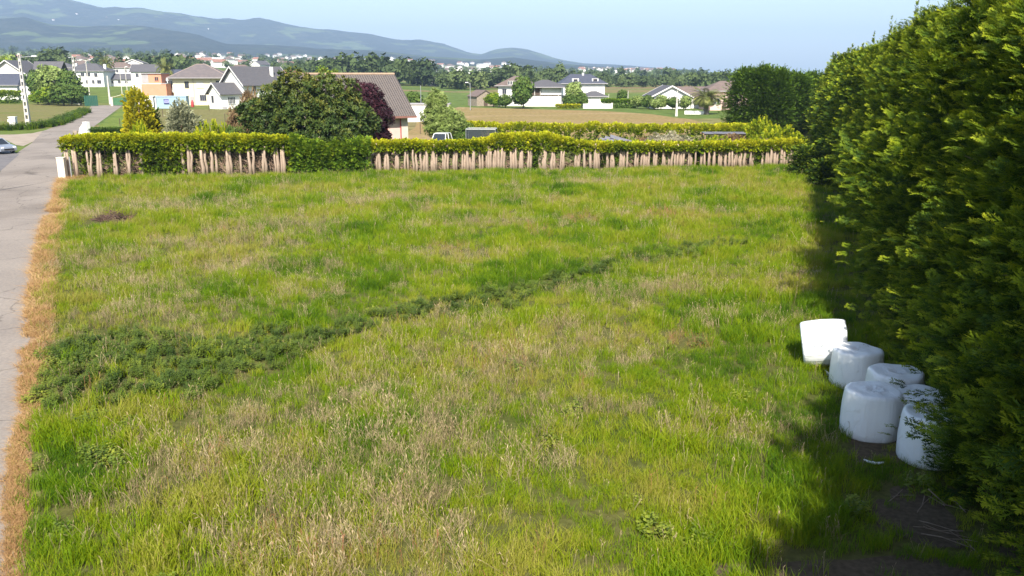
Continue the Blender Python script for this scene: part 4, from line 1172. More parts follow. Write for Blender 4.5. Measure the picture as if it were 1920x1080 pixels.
# leafy green bush breaking the hedge
LEAFY = leafmat("leafy_green", [(0.0, (0.035, 0.08, 0.012)), (0.4, (0.10, 0.19, 0.015)), (0.7, (0.20, 0.29, 0.02)), (1.0, (0.34, 0.38, 0.03))], trans=0.25, rough=0.5, leafattr="leaf", leafamt=0.35)
t = empty("leafy_bush", (0, 0, 0), 0, "leafy green bush bulging out of the hedge below the big tree", "bush")
line = lambda v: (hedge_line(v)[0], hedge_line(v)[1] + 0.75)
zt_ = lambda px: np.interp(px, [548, 570, 610, 650, 695], [2.9, 2.5, 2.35, 2.55, 2.6]) + 0.5 * (fbm(px * 0.07, px * 0, 48, 3) - 0.5)
tf = lambda px, rel, r2, n3: 0.30 + 0.30 * rel + (fbm(px * 0.09, rel * 4, 15, 3) - 0.5) * 0.6 + r2.normal(0, 0.1, n3)
box_hedge("foliage", 61, line, 546, 694, zt_, lambda px: np.full(len(px), 0.05), 2.7, 4200, 0.36, LEAFY, tm=SPRAY_LOW, tintf=tf, parent=t)
x, yy = hedge_line(620); MB().tube([(x, yy + .8, -0.1), (x, yy + .8, 1.8)], [0.12, 0.06], 8).build("stem", HBARK, t)

# ------------------------------------------------------------------ gate post at the road
WHITE = surf("white_render", (0.80, 0.78, 0.74), (0.74, 0.72, 0.68), scale=1.5, rough=0.85, bump=0.1, bscale=12, dirt=(0.55, 0.52, 0.47))
CREAMP = surf("cream_post", (0.72, 0.63, 0.50), (0.66, 0.57, 0.45), scale=2.5, rough=0.85, bump=0.15, bscale=15, dirt=(0.5, 0.42, 0.33))
p = gp(117, 337)
t = empty("gate_post", (p[0], p[1] + 0.2, 0), R(4), "cream rendered gate post at the road end of the pruned hedge", "post")
MB().box(-0.27, 0.27, -0.25, 0.25, -0.05, 1.66).build("shaft", CREAMP, t, bevel=0.02)
MB().box(-0.30, 0.30, -0.28, 0.28, 1.66, 1.72).build("cap", CREAMP, t, bevel=0.015)
GALV = surf("galvanised", (0.55, 0.56, 0.57), (0.45, 0.46, 0.47), scale=6, rough=0.45, metal=0.7)
t = tag(MB().tube([(0, 0, -0.05), (0, 0, 1.75)], 0.045, 10).build("fence_pipe", GALV, loc=(p[0] + 0.62, p[1] + 0.25, 0)), "thin grey steel pipe beside the cream gate post", "post")
# green mesh fence standing behind the bare trunks
FGREEN = surf("green_fence_paint", (0.02, 0.09, 0.06), (0.015, 0.07, 0.05), scale=3, rough=0.5)
fx0, fy0 = hedge_line(150); fx1, fy1 = hedge_line(1000)
t = empty("mesh_fence", (0, 0, 0), 0, "dark green wire fence behind the hedge trunks", "fence")
mb = MB()
for i in range(90):
    u_ = i / 89; x = fx0 + (fx1 - fx0) * u_; yy = fy0 + (fy1 - fy0) * u_ + 1.9
for z in np.arange(0.1, 1.6, 0.1):
    mb.tube([(fx0, fy0 + 1.9, z), (fx1, fy1 + 1.9, z)], 0.006, 4)
mb.build("wires", FGREEN, t)
for i in range(18):
    u_ = i / 17; x = fx0 + (fx1 - fx0) * u_; yy = fy0 + (fy1 - fy0) * u_ + 1.9
    MB().tube([(x, yy, -0.1), (x, yy, 1.65)], 0.035, 8).build("fence_post", FGREEN, t)
# ------------------------------------------------------------------ broadleaf trees and shrubs
def leaf_crown(name, seed, blobs, n, size, mat, tm, tint0=0.45, spread=0.16, top=0.15, up=0.5, inner=0.35):
    """leaf clumps through the shells of several overlapping lobes."""
    r = np.random.RandomState(seed)
    B = np.array(blobs, float); area = (B[:, 3] * B[:, 4] + B[:, 3] * B[:, 5] + B[:, 4] * B[:, 5])
    k = r.choice(len(B), n, p=area / area.sum())
    d = r.normal(0, 1, (n, 3)); d /= np.linalg.norm(d, axis=1, keepdims=True)
    lump = 1 + 0.46 * (fbm(d[:, 0] * 2.3 + k * 3.1 + seed, d[:, 1] * 2.3 + d[:, 2] * 2.9, seed, 3) - 0.5) * 2
    sh = np.where(r.uniform(0, 1, n) < inner, r.uniform(0.45, 0.9, n), r.uniform(0.88, 1.04, n)) * lump
    P = B[k, :3] + d * B[k, 3:6] * sh[:, None]
    inside = np.zeros(n, bool)
    for b_ in range(len(B)):
        e = (((P - B[b_, :3]) / B[b_, 3:6]) ** 2).sum(1)
        inside |= (e < 0.45) & (k != b_)
    kp = ~inside & (P[:, 2] > 0.05)
    P = P[kp]; d = d[kp]; k = k[kp]; m = len(P)
    D = d + np.array([0, 0, up]) + r.normal(0, 0.35, (m, 3))
    zz = (P[:, 2] - P[:, 2].min()) / (np.ptp(P[:, 2]) + 1e-6)
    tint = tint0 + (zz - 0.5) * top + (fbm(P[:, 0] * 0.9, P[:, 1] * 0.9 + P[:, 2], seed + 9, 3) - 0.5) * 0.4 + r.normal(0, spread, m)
    V, F, T, L = bake(tm, r.randint(0, len(tm), m), P, frames(D, r, r.uniform(0, 6.28, m)), size * r.uniform(0.7, 1.3, m), np.clip(tint, 0, 1))
    return mesh_np(name, V, F, [mat], {"tint": T, "leaf": L})

def plant(name, label, cat, loc, crown, trunk=None, sc=1.0, rz=0.0, group=None, trunk_name="trunk", crown_name="crown"):
    t = empty(name, loc, rz, label, cat, group)
    t.scale = (sc, sc, sc) if not hasattr(sc, '__len__') else sc
    link(crown_name, crown, t)
    if trunk is not None: link(trunk_name, trunk, t)
    return t

GBARK = surf("grey_bark", (0.20, 0.17, 0.14), (0.13, 0.11, 0.09), scale=5, rough=0.95, bump=0.5, bscale=15, stretch=(1, 1, 0.2))
MAG = leafmat("magnolia_leaf", [(0.0, (0.018, 0.038, 0.010)), (0.4, (0.05, 0.085, 0.016)), (0.65, (0.10, 0.12, 0.018)), (0.85, (0.18, 0.165, 0.03)), (1.0, (0.22, 0.15, 0.04))], trans=0.12, rough=0.5, spec=0.25, leafattr="leaf", leafamt=0.3)
PLUM = leafmat("plum_leaf", [(0.0, (0.016, 0.008, 0.010)), (0.5, (0.045, 0.016, 0.024)), (1.0, (0.095, 0.03, 0.042))], trans=0.15, rough=0.5, leafattr="leaf", leafamt=0.3)
SOFT = leafmat("soft_green_leaf", [(0.0, (0.11, 0.16, 0.04)), (0.5, (0.26, 0.34, 0.09)), (1.0, (0.42, 0.48, 0.18))], trans=0.3, rough=0.5, leafattr="leaf", leafamt=0.35)
MIDG = leafmat("mid_green_leaf", [(0.0, (0.03, 0.065, 0.014)), (0.5, (0.09, 0.155, 0.028)), (1.0, (0.20, 0.26, 0.06))], trans=0.25, rough=0.5, leafattr="leaf", leafamt=0.35)
GREY = leafmat("grey_conifer", [(0.0, (0.10, 0.115, 0.06)), (0.5, (0.26, 0.27, 0.155)), (1.0, (0.44, 0.43, 0.28))], trans=0.2, rough=0.6, leafattr="leaf", leafamt=0.4)
AMBER = leafmat("amber_conifer", [(0.0, (0.11, 0.13, 0.006)), (0.4, (0.28, 0.27, 0.010)), (0.75, (0.45, 0.38, 0.012)), (1.0, (0.62, 0.47, 0.02))], trans=0.2, rough=0.6, leafattr="leaf", leafamt=0.35)
RUST = leafmat("rusty_leaf", [(0.0, (0.09, 0.055, 0.03)), (0.5, (0.19, 0.12, 0.06)), (1.0, (0.30, 0.22, 0.12))], trans=0.2, rough=0.7, leafattr="leaf", leafamt=0.35)
BLOSS = leafmat("pale_blossom", [(0.0, (0.16, 0.15, 0.08)), (0.5, (0.34, 0.31, 0.20)), (1.0, (0.58, 0.54, 0.42))], trans=0.25, rough=0.7, leafattr="leaf", leafamt=0.4)

def ctr(px, Y, z=3.0): return (gx(px, Y, z), Y, 0)

# big evergreen magnolia
mag_blobs = [(-3.4, 0, 4.3, 2.6, 2.3, 2.0), (-1.2, 0, 5.6, 2.7, 2.4, 2.4), (1.3, 0.2, 5.5, 2.5, 2.3, 2.3), (3.0, 0, 4.0, 2.3, 2.1, 2.1), (0.2, -0.8, 3.2, 3.3, 2.2, 2.6), (-2.6, -0.3, 2.4, 2.3, 1.9, 1.9), (2.4, -0.6, 2.3, 2.2, 1.9, 1.7), (-4.9, 0.2, 4.9, 1.3, 1.2, 0.8), (0.4, -1.2, 1.8, 2.2, 1.5, 1.6)]
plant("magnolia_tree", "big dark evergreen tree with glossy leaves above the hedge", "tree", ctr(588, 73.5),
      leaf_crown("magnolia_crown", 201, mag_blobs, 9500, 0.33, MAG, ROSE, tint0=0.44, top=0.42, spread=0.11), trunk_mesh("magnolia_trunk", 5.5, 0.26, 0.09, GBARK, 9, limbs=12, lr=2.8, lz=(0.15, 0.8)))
# purple plum
plum_blobs = [(0, 0, 5.7, 1.5, 1.4, 1.5), (-1.1, 0.2, 5.3, 1.3, 1.2, 1.3), (0.9, 0, 4.3, 1.5, 1.3, 1.4), (0.3, -0.4, 3.0, 1.6, 1.4, 1.5), (1.1, -0.2, 2.2, 1.2, 1.1, 1.0)]
plant("plum_tree", "dark purple leafed tree in front of the pink house", "tree", ctr(684, 79.5), leaf_crown("plum_crown", 202, plum_blobs, 4200, 0.27, PLUM, ROSE_FINE, top=0.2), trunk_mesh("plum_trunk", 4.5, 0.14, 0.05, GBARK, 10, limbs=8, lr=1.5))
# light green tree by the white car
soft_blobs = [(-0.7, 0, 4.9, 1.1, 1.0, 1.3), (-1.1, 0, 3.3, 1.3, 1.1, 1.2), (0.6, 0, 3.1, 1.5, 1.2, 1.2), (1.0, 0.2, 2.4, 1.3, 1.1, 1.0), (-0.3, -0.3, 2.0, 1.6, 1.2, 1.1)]
plant("garden_tree", "pale green bushy tree above the white car", "tree", ctr(832, 97), leaf_crown("soft_crown", 203, soft_blobs, 4600, 0.24, SOFT, ROSE_FINE, top=0.25), trunk_mesh("soft_trunk", 3.6, 0.13, 0.05, GBARK, 11, limbs=8, lr=1.3))
# golden columnar conifer and grey one
plant("golden_conifer", "golden columnar conifer behind the hedge near the road", "tree", ctr(264, 80), leaf_crown("golden_crown", 204, [(0, 0, 1.4, 1.45, 1.4, 1.7), (0.05, 0, 3.2, 1.35, 1.3, 1.9), (-0.1, 0, 4.9, 1.0, 1.0, 1.7)], 3600, 0.34, AMBER, SPRAY_LOW, tint0=0.52, top=0.3, spread=0.1, up=0.7), trunk_mesh("gt", 5, 0.12, 0.04, BARK, 2))
plant("grey_conifer", "rounded grey green conifer right of the golden one", "tree", ctr(342, 80), leaf_crown("grey_crown", 205, [(0, 0, 1.3, 1.85, 1.7, 1.5), (0.1, 0, 2.7, 1.5, 1.4, 1.6), (0, 0, 4.0, 0.95, 0.95, 1.3)], 3200, 0.36, GREY, SPRAY_LOW, tint0=0.5, top=0.1, spread=0.16, up=0.6), trunk_mesh("gt2", 4, 0.12, 0.04, BARK, 3))
# dark conifer half behind the golden one
plant("dark_conifer", "small dark conifer half hidden behind the golden column", "tree", ctr(283, 83), conifer_crown("dark_crown", 206, 4.9, 1.1, 120, 8, SPRAY_LOW, 0.36, CYPRESS, z0=0.05, top=0.35, spikes=0, tint0=0.3, bough_r=0.3), trunk_mesh("gt3", 4, 0.10, 0.04, BARK, 4))
# garden shrubs
sh_blobs = [(0, 0, 0.9, 1.2, 1.0, 0.9), (0.9, 0.1, 0.7, 0.9, 0.8, 0.7), (-0.8, 0, 0.7, 0.9, 0.8, 0.7)]
SHRUB_G = leaf_crown("shrub_gold", 210, sh_blobs, 1500, 0.24, GOLD, SPRAY_LOW, tint0=0.58, top=0.3)
SHRUB_R = leaf_crown("shrub_rust", 211, sh_blobs, 1100, 0.24, RUST, ROSE_FINE, tint0=0.5)
SHRUB_B = leaf_crown("shrub_blossom", 212, sh_blobs, 1300, 0.22, BLOSS, ROSE_FINE, tint0=0.5)
SHRUB_M = leaf_crown("shrub_green", 213, sh_blobs, 1300, 0.25, MIDG, ROSE, tint0=0.5, top=0.3)
SHSTEM = trunk_mesh("shrub_stem", 0.9, 0.05, 0.03, GBARK, 12, limbs=5, lr=0.7)
def shrub(px, Y, me, sc, label, group=None, z=0.0):
    return plant("garden_shrub", label, "shrub", (gx(px, Y, 1.0), Y, z), me, SHSTEM, sc, rz=px * 0.7, group=group, trunk_name="stem")
shrub(268, 74, SHRUB_G, (1.0, 1.0, 2.0), "yellow shrub rising from the hedge below the golden conifer")
shrub(395, 77, SHRUB_G, (1.0, 1.0, 1.9), "round golden shrub right of the grey conifer")
shrub(418, 78, SHRUB_G, (0.9, 0.9, 1.8), "lower golden shrub left of the rusty bush")
shrub(452, 80, SHRUB_R, (1.1, 1.0, 2.6), "rusty brown bush left of the big evergreen tree")
shrub(474, 78, SHRUB_R, (0.9, 0.9, 3.4), "tall thin brownish shrub touching the big evergreen tree")
shrub(441, 77, SHRUB_M, (0.8, 0.8, 1.7), "small green shrub at the foot of the rusty bush")
for k, (px, Y, s, lab) in enumerate(((1232, 86, 1.0, "pale blossoming shrub between the hedges, left one"), (1262, 87, 1.05, "greyish blossoming shrub left of the timber pergola"), (1287, 85, 0.9, "whitish blossoming shrub next to the pergola"), (1205, 88, 0.8, "small pale shrub by the collapsed plastic sheet"))):
    shrub(px, Y, SHRUB_B if k != 3 else SHRUB_R, (s, s, s * 1.12), lab, "blossoming shrubs between the hedges")
shrub(1425, 92, SHRUB_G, (2.0, 1.6, 1.75), "large bright yellow shrub at the right end of the second hedge")
shrub(1462, 86, SHRUB_G, (1.6, 1.4, 1.45), "bright yellow shrub left of the tall conifer row")
shrub(1375, 90, SHRUB_R, (1.6, 1.0, 1.0), "brownish shrub beneath the pergola")
shrub(1350, 88, SHRUB_G, (1.0, 0.9, 0.9), "small yellow shrub under the pergola's left end")
# second golden hedge
t = empty("clipped_hedge", (0, 0, 0), 0, "long golden green hedge behind the pruned one", "hedge")
l2 = lambda v: (gx(v, 100 + (v - 865) * 0.006, 1.0), 100 + (v - 865) * 0.006)
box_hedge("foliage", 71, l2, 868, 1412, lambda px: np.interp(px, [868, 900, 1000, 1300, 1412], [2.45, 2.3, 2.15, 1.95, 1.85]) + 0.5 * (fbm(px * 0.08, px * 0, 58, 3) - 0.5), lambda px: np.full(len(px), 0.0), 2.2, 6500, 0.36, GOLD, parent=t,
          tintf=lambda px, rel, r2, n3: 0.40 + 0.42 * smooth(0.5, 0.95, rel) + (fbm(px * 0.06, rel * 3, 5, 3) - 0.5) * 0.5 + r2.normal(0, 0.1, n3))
x, yy = l2(1140); MB().tube([(x - 17, yy, 0.2), (x + 17, yy, 0.2)], 0.04, 6).build("stem", HBARK, t)
# shade on that hedge's left end put into darker green foliage
plant("shade_dark_hedge_end", "left end of the second hedge, its shade put into dark green foliage", "shrub", ctr(872, 97, 1), SHRUB_M, SHSTEM, (1.0, 1.0, 1.35), trunk_name="stem")
# clipped hedge stub by the road garden
t = empty("clipped_hedge", (0, 0, 0), 0, "low dark hedge between white pillar and golden conifer", "hedge")
l3 = lambda v: (gx(v, 112, 0.5), 112)
box_hedge("foliage", 72, l3, 171, 238, lambda px: np.full(len(px), 1.0), lambda px: np.full(len(px), 0.0), 1.0, 900, 0.34, MIDG, parent=t, tintf=lambda px, rel, r2, n3: 0.25 + 0.2 * rel + r2.normal(0, 0.1, n3))

# ------------------------------------------------------------------ houses
SLATE = surf("slate_roof", (0.105, 0.10, 0.105), (0.085, 0.082, 0.09), scale=1.5, rough=0.75, bump=0.4, bscale=8, dirt=(0.14, 0.13, 0.12), stretch=(1, 1, 3))
SLATEB = surf("blue_slate_roof", (0.075, 0.08, 0.105), (0.06, 0.066, 0.09), scale=1.5, rough=0.65, bump=0.4, bscale=8, stretch=(1, 1, 3))
BROWNR = surf("brown_tile_roof", (0.17, 0.125, 0.105), (0.13, 0.10, 0.09), scale=1.2, rough=0.85, bump=0.4, bscale=8, dirt=(0.22, 0.15, 0.11), stretch=(1, 1, 3))
REDR = surf("red_tile_roof", (0.30, 0.15, 0.10), (0.24, 0.12, 0.09), scale=1.2, rough=0.85, bump=0.4, bscale=8)
CREAM = surf("cream_render", (0.74, 0.66, 0.46), (0.70, 0.62, 0.42), scale=0.8, rough=0.9, dirt=(0.6, 0.52, 0.36))
PINK = surf("pink_render", (0.64, 0.46, 0.40), (0.60, 0.43, 0.37), scale=0.8, rough=0.9, dirt=(0.52, 0.38, 0.33))
SALMON = surf("salmon_render", (0.62, 0.28, 0.18), (0.58, 0.26, 0.16), scale=0.8, rough=0.9, dirt=(0.5, 0.24, 0.16))
GREYR = surf("grey_render", (0.38, 0.36, 0.36), (0.33, 0.31, 0.31), scale=1.0, rough=0.9)
STONE = surf("rubble_stone", (0.34, 0.28, 0.21), (0.22, 0.18, 0.14), scale=3.0, rough=0.95, bump=0.6, bscale=5)
GLASS = surf("window_glass", (0.03, 0.035, 0.045), (0.05, 0.055, 0.07), scale=1.0, rough=0.08, spec=0.8)
SHUT = surf("shutter_white", (0.72, 0.70, 0.66), (0.66, 0.64, 0.6), scale=2, rough=0.6)
WOODD = surf("dark_wood", (0.11, 0.075, 0.055), (0.08, 0.055, 0.04), scale=4, rough=0.8)
REDP = surf("red_paint", (0.42, 0.05, 0.05), (0.36, 0.045, 0.045), scale=3, rough=0.6)
EAVE = surf("white_eave", (0.74, 0.72, 0.68), (0.70, 0.68, 0.64), scale=2, rough=0.8)

def roof_faces(pts_top, faces, thick):
    """closed slab: top surface points and faces, dropped by thick for the soffit."""
    n = len(pts_top); V = [tuple(p) for p in pts_top] + [(p[0], p[1], p[2] - thick) for p in pts_top]
    F = [tuple(f) for f in faces] + [tuple(i + n for i in f[::-1]) for f in faces]
    edges = {}
    for f in faces:
        for a, b in zip(f, f[1:] + f[:1]):
            edges[(a, b)] = 1
    for (a, b) in list(edges):
        if (b, a) not in edges: F.append((b, a, a + n, b + n))
    return V, F

def add_roof(parent, V, F, mat, name="roof", label=None):
    mb = MB(); mb.v = V; mb.f = F; mb.m = [0] * len(F)
    return mb.build(name, mat, parent)

def gable(parent, x0, x1, y0, y1, eave, ridge, axis, wall, roof, over=0.5, base=-0.6, thick=0.16, verge=True):
    """gabled volume: wall mesh with pointed ends and a two-slope roof. axis of ridge 'x' or 'y'."""
    mb = MB(); cx, cy = (x0 + x1) / 2, (y0 + y1) / 2
    rd = ridge - 0.20
    if axis == 'x':
        mb.prism([(y0, base), (y1, base), (y1, eave), (cy, rd), (y0, eave)], 'x', x0, x1)
        sl = (ridge - eave) / (cy - y0); ez = eave - sl * over + 0.1
        P = [(x0 - over, y0 - over, ez), (x1 + over, y0 - over, ez), (x1 + over, cy, ridge), (x0 - over, cy, ridge), (x1 + over, y1 + over, ez), (x0 - over, y1 + over, ez)]
    else:
        mb.prism([(x0, base), (x1, base), (x1, eave), (cx, rd), (x0, eave)], 'y', y0, y1)
        sl = (ridge - eave) / (cx - x0); ez = eave - sl * over + 0.1
        P = [(x0 - over, y1 + over, ez), (x0 - over, y0 - over, ez), (cx, y0 - over, ridge), (cx, y1 + over, ridge), (x1 + over, y0 - over, ez), (x1 + over, y1 + over, ez)]
    mb.build("wall", wall, parent)
    V, F = roof_faces(P, [[0, 1, 2, 3], [3, 2, 4, 5]], thick)
    r_ = add_roof(parent, V, F, roof)
    if verge:
        vb = MB()
        if axis == 'y': ends = [([P[1], P[2], P[4]], -0.03), ([P[0], P[3], P[5]], 0.03)]
        else: ends = [([P[0], P[3], P[5]], -0.03), ([P[1], P[2], P[4]], 0.03)]
        for e, o_ in ends:
            for a, b in ((e[0], e[1]), (e[1], e[2])):
                if axis == 'y': q_ = [(a[0], a[1] + o_, a[2] + 0.04), (b[0], b[1] + o_, b[2] + 0.04), (b[0], b[1] + o_, b[2] - 0.28), (a[0], a[1] + o_, a[2] - 0.28)]
                else: q_ = [(a[0] + o_, a[1], a[2] + 0.04), (b[0] + o_, b[1], b[2] + 0.04), (b[0] + o_, b[1], b[2] - 0.28), (a[0] + o_, a[1], a[2] - 0.28)]
                n_ = Vector((0, 0.05, 0)) if axis == 'y' else Vector((0.05, 0, 0))
                s_ = 1 if o_ > 0 else -1
                b0 = len(vb.v); vb.v += q_ + [tuple(Vector(w) + n_ * s_) for w in q_]
                for f in ((0, 1, 2, 3), (4, 7, 6, 5), (0, 4, 5, 1), (1, 5, 6, 2), (2, 6, 7, 3), (3, 7, 4, 0)): vb.f.append(tuple(b0 + i for i in f)); vb.m.append(0)
        vb.build("barge_board", EAVE, r_)
    return r_

def hip(parent, x0, x1, y0, y1, eave, ridge, il, ir, wall, roof, over=0.6, base=-0.6, thick=0.18, caps=None):
    mb = MB(); mb.box(x0, x1, y0, y1, base, eave); mb.build("wall", wall, parent)
    cy = (y0 + y1) / 2; a, b, c, d = x0 - over, x1 + over, y0 - over, y1 + over; e = eave + thick * 0.4
    P = [(a, c, e), (b, c, e), (b, d, e), (a, d, e), (x0 + il, cy, ridge), (x1 - ir, cy, ridge)]
    F = [[0, 1, 5, 4], [1, 2, 5], [2, 3, 4, 5], [3, 0, 4]]
    V, Ff = roof_faces(P, F, thick)
    r_ = add_roof(parent, V, Ff, roof)
    if caps:
        cb = MB()
        for i, j in ((0, 4), (1, 5), (2, 5), (3, 4), (4, 5)): cb.tube([P[i], P[j]], 0.09, 6)
        cb.build("ridge_cap", caps, r_)
    fb = MB()
    for i, j in ((0, 1), (1, 2), (2, 3), (3, 0)):
        q0 = Vector(P[i]) - Vector((0, 0, 0.10)); q1 = Vector(P[j]) - Vector((0, 0, 0.10)); fb.tube([q0, q1], 0.10, 6)
    fb.build("gutter", GREYR, r_)
    return r_

def window(parent, x, y, z, w, h, face='f', frame=None, glass=None, bars=1, shutter=None, name="window"):
    """window on a wall: face 'f' -y, 'b' +y, 'l' -x, 'r' +x. frame proud, pane set back."""
    fr = MB(); t = 0.07; d = 0.08
    fr.box(-w / 2 - t, w / 2 + t, -d, 0.0, h / 2, h / 2 + t); fr.box(-w / 2 - t, w / 2 + t, -d - 0.05, 0.0, -h / 2 - t, -h / 2)
    fr.box(-w / 2 - t, -w / 2, -d, 0.0, -h / 2, h / 2); fr.box(w / 2, w / 2 + t, -d, 0.0, -h / 2, h / 2)
    for k in range(bars):
        xx = -w / 2 + w * (k + 1) / (bars + 1); fr.box(xx - 0.03, xx + 0.03, -d + 0.01, 0.0, -h / 2, h / 2)
    rz = {'f': 0, 'r': math.pi / 2, 'b': math.pi, 'l': -math.pi / 2}[face]
    o = fr.build(name, frame or EAVE, parent, (x, y, z), (0, 0, rz))
    MB().box(-w / 2, w / 2, -0.03, 0.005, -h / 2, h / 2).build("pane" if not shutter else "shutter", shutter or glass or GLASS, o)
    return o
def door(parent, x, y, w, h, face='f', mat=None):
    rz = {'f': 0, 'r': math.pi / 2, 'b': math.pi, 'l': -math.pi / 2}[face]
    o = MB().box(-w / 2, w / 2, -0.06, 0.0, 0, h).build("door", mat or WOODD, parent, (x, y, 0.05), (0, 0, rz))
    MB().box(w * 0.36, w * 0.41, -0.12, -0.06, h * 0.45, h * 0.5).build("handle", GALV, o)
def chimney(roof, x, y, z0, z1, s=0.6, mat=None):
    o = MB().box(x - s / 2, x + s / 2, y - s / 2, y + s / 2, z0, z1).build("chimney", mat or WHITE, roof)

def house(label, px, Y, z=None, rz=0.0, name="house", group=None, z_at=0.0):
    x = gx(px, Y, z_at); zz = G(x, Y) if z is None else z
    return empty(name, (x, Y, zz), rz, label, "house", group)

# pink house with the brown tiled hip roof
def tile_roof_material():
    m, nt = nodes_of("roman_tile")
    tc = N(nt, "ShaderNodeTexCoord")
    def wave(axis, sc, prof='SIN'):
        w = N(nt, "ShaderNodeTexWave", wave_type='BANDS', bands_direction=axis, wave_profile=prof); w.inputs["Scale"].default_value = sc; w.inputs["Distortion"].default_value = 0.15
        nt.links.new(tc.outputs["Object"], w.inputs["Vector"]); return w.outputs["Fac"]
    ad = N(nt, "ShaderNodeMath", operation='ADD'); nt.links.new(wave('X', 1.25), ad.inputs[0]); nt.links.new(wave('Z', 1.3, 'SAW'), ad.inputs[1])
    no = N(nt, "ShaderNodeTexNoise"); no.inputs["Scale"].default_value = 2.5; no.inputs["Detail"].default_value = 6; nt.links.new(tc.outputs["Object"], no.inputs["Vector"])
    c = ramp(nt, [(0.3, (0.118, 0.10, 0.09)), (0.5, (0.145, 0.12, 0.106)), (0.7, (0.105, 0.09, 0.083))], no.outputs["Fac"])
    b = N(nt, "ShaderNodeBsdfPrincipled"); b.inputs["Roughness"].default_value = 0.85; nt.links.new(c, b.inputs["Base Color"])
    bp = N(nt, "ShaderNodeBump"); bp.inputs["Strength"].default_value = 0.9; bp.inputs["Distance"].default_value = 0.12
    nt.links.new(ad.outputs[0], bp.inputs["Height"]); nt.links.new(bp.outputs[0], b.inputs["Normal"])
    o = N(nt, "ShaderNodeOutputMaterial"); nt.links.new(b.outputs[0], o.inputs[0]); return m
t = house("pink house with a brown tiled roof behind the purple tree", 640, 90.07, rz=R(27))
t.location.x = -19.47
TILE = tile_roof_material()
r_ = gable(t, -2.5, 7.0, -5.5, 5.5, 4.3, 7.95, 'x', PINK, TILE, over=0.8, verge=False)
MB().tube([(-3.3, 0, 7.97), (7.8, 0, 7.97)], 0.12, 8).build("ridge_cap", surf("ridge_tile", (0.42, 0.30, 0.20), (0.34, 0.24, 0.17), scale=3, rough=0.9), r_)
MB().box(-3.3, 7.8, -6.42, -6.3, 3.66, 3.86).build("gutter", surf("red_gutter", (0.24, 0.11, 0.085), (0.2, 0.10, 0.08), scale=3, rough=0.7), r_)
window(t, 3.9, -5.5, 2.5, 1.3, 1.3, 'f', REDP, bars=2)
MB().box(2.85, 3.18, -5.57, -5.5, 1.85, 3.15).build("shutter", REDP, t); MB().box(4.62, 4.95, -5.57, -5.5, 1.85, 3.15).build("shutter", REDP, t)
MB().box(6.4, 7.1, -5.62, -5.2, -0.3, 4.0).build("corner_pillar", surf("stone_quoin", (0.58, 0.50, 0.42), (0.50, 0.43, 0.36), scale=3, rough=0.9), t)
MB().tube([(6.33, -5.6, 0), (6.33, -5.6, 4.0)], 0.05, 6).build("drain_pipe", REDP, t)
window(t, -0.6, -5.5, 2.5, 1.3, 1.3, 'f', REDP, bars=1); window(t, 7.0, 0, 2.4, 1.2, 1.3, 'r', REDP); door(t, 1.4, -5.5, 1.0, 2.1)

# white house with slate roofs, seen on its corner
t = house("white two-storey house with a steep slate gable roof", 478, 213, rz=R(-33))
r_ = gable(t, -3.6, 3.6, -6.0, 8.0, 6.1, 9.7, 'y', WHITE, SLATE, over=0.9)
window(t, -1.3, -6.0, 5.0, 0.8, 1.3, 'f', GREYR, bars=0); window(t, 0.4, -6.0, 5.0, 0.8, 1.3, 'f', GREYR, bars=0); window(t, 3.6, -3, 4.6, 1.0, 1.2, 'r', GREYR); window(t, 3.6, 2, 4.6, 1.0, 1.2, 'r', GREYR); window(t, 1.5, -6, 1.8, 1.2, 1.3, 'f', GREYR)
chimney(r_, 2.2, 4.0, 7.0, 9.6)
t = house("low white wing with a slate gable roof left of the white house", 428, 206, rz=R(-36))
r_ = gable(t, -2.3, 2.3, -3.4, 4.2, 3.9, 6.0, 'y', WHITE, SLATE, over=0.7)
window(t, -0.9, -3.4, 2.2, 0.8, 1.5, 'f', GREYR, bars=0); window(t, 2.3, -0.6, 1.9, 1.9, 1.5, 'r', WHITE, bars=4)
MB().box(2.3, 3.6, -3.3, -3.0, -0.4, 0.5).build("step_wall", GREYR, t)
MB().prism([(2.36, 3.7), (2.62, 3.7), (4.2, 0), (3.9, 0)], 'y', 2.6, 2.9).build("buttress", WHITE, t)

# cream house with hip roof
t = house("cream two-storey house with a broad hipped grey brown roof", 388, 232, rz=R(8))
r_ = hip(t, -7.0, 6.4, -5, 5, 6.9, 10.4, 5.2, 6.0, CREAM, surf("grey_brown_tile", (0.15, 0.125, 0.12), (0.12, 0.105, 0.105), scale=1.2, rough=0.85, bump=0.4, bscale=8), over=1.2, caps=surf("pale_ridge", (0.36, 0.27, 0.24), (0.30, 0.23, 0.2), scale=2, rough=0.9))
window(t, -0.3, -5, 5.2, 1.7, 1.5, 'f', CREAM, shutter=SHUT); window(t, -3.6, -5, 5.2, 0.9, 1.5, 'f', WOODD, bars=0); window(t, 4.3, -5, 5.4, 1.1, 1.5, 'f', WOODD, bars=0); window(t, 0.2, -5, 1.9, 1.5, 1.4, 'f', GREYR, bars=2); door(t, -2.6, -5, 1.0, 2.1, 'f', GREYR)
MB().box(-2.0, -1.92, -5.12, -5.04, 0, 6.8).build("drain_pipe", GREYR, t); MB().box(2.5, 2.58, -5.12, -5.04, 0, 6.8).build("drain_pipe", GREYR, t)
MB().box(-9.2, -7.0, -4.6, 2.0, 3.3, 6.8).build("glazed_porch", WHITE, t)
for k in range(3): window(t, -8.7 + k * 0.62, -4.6, 5.2, 0.42, 1.9, 'f', EAVE, bars=0)
st = MB()
for k in range(10): st.box(-9.0 + k * 0.24, -8.76 + k * 0.24, -6.4, -5.2, 0, 3.1 - k * 0.31)
st.build("stair", GREYR, t)
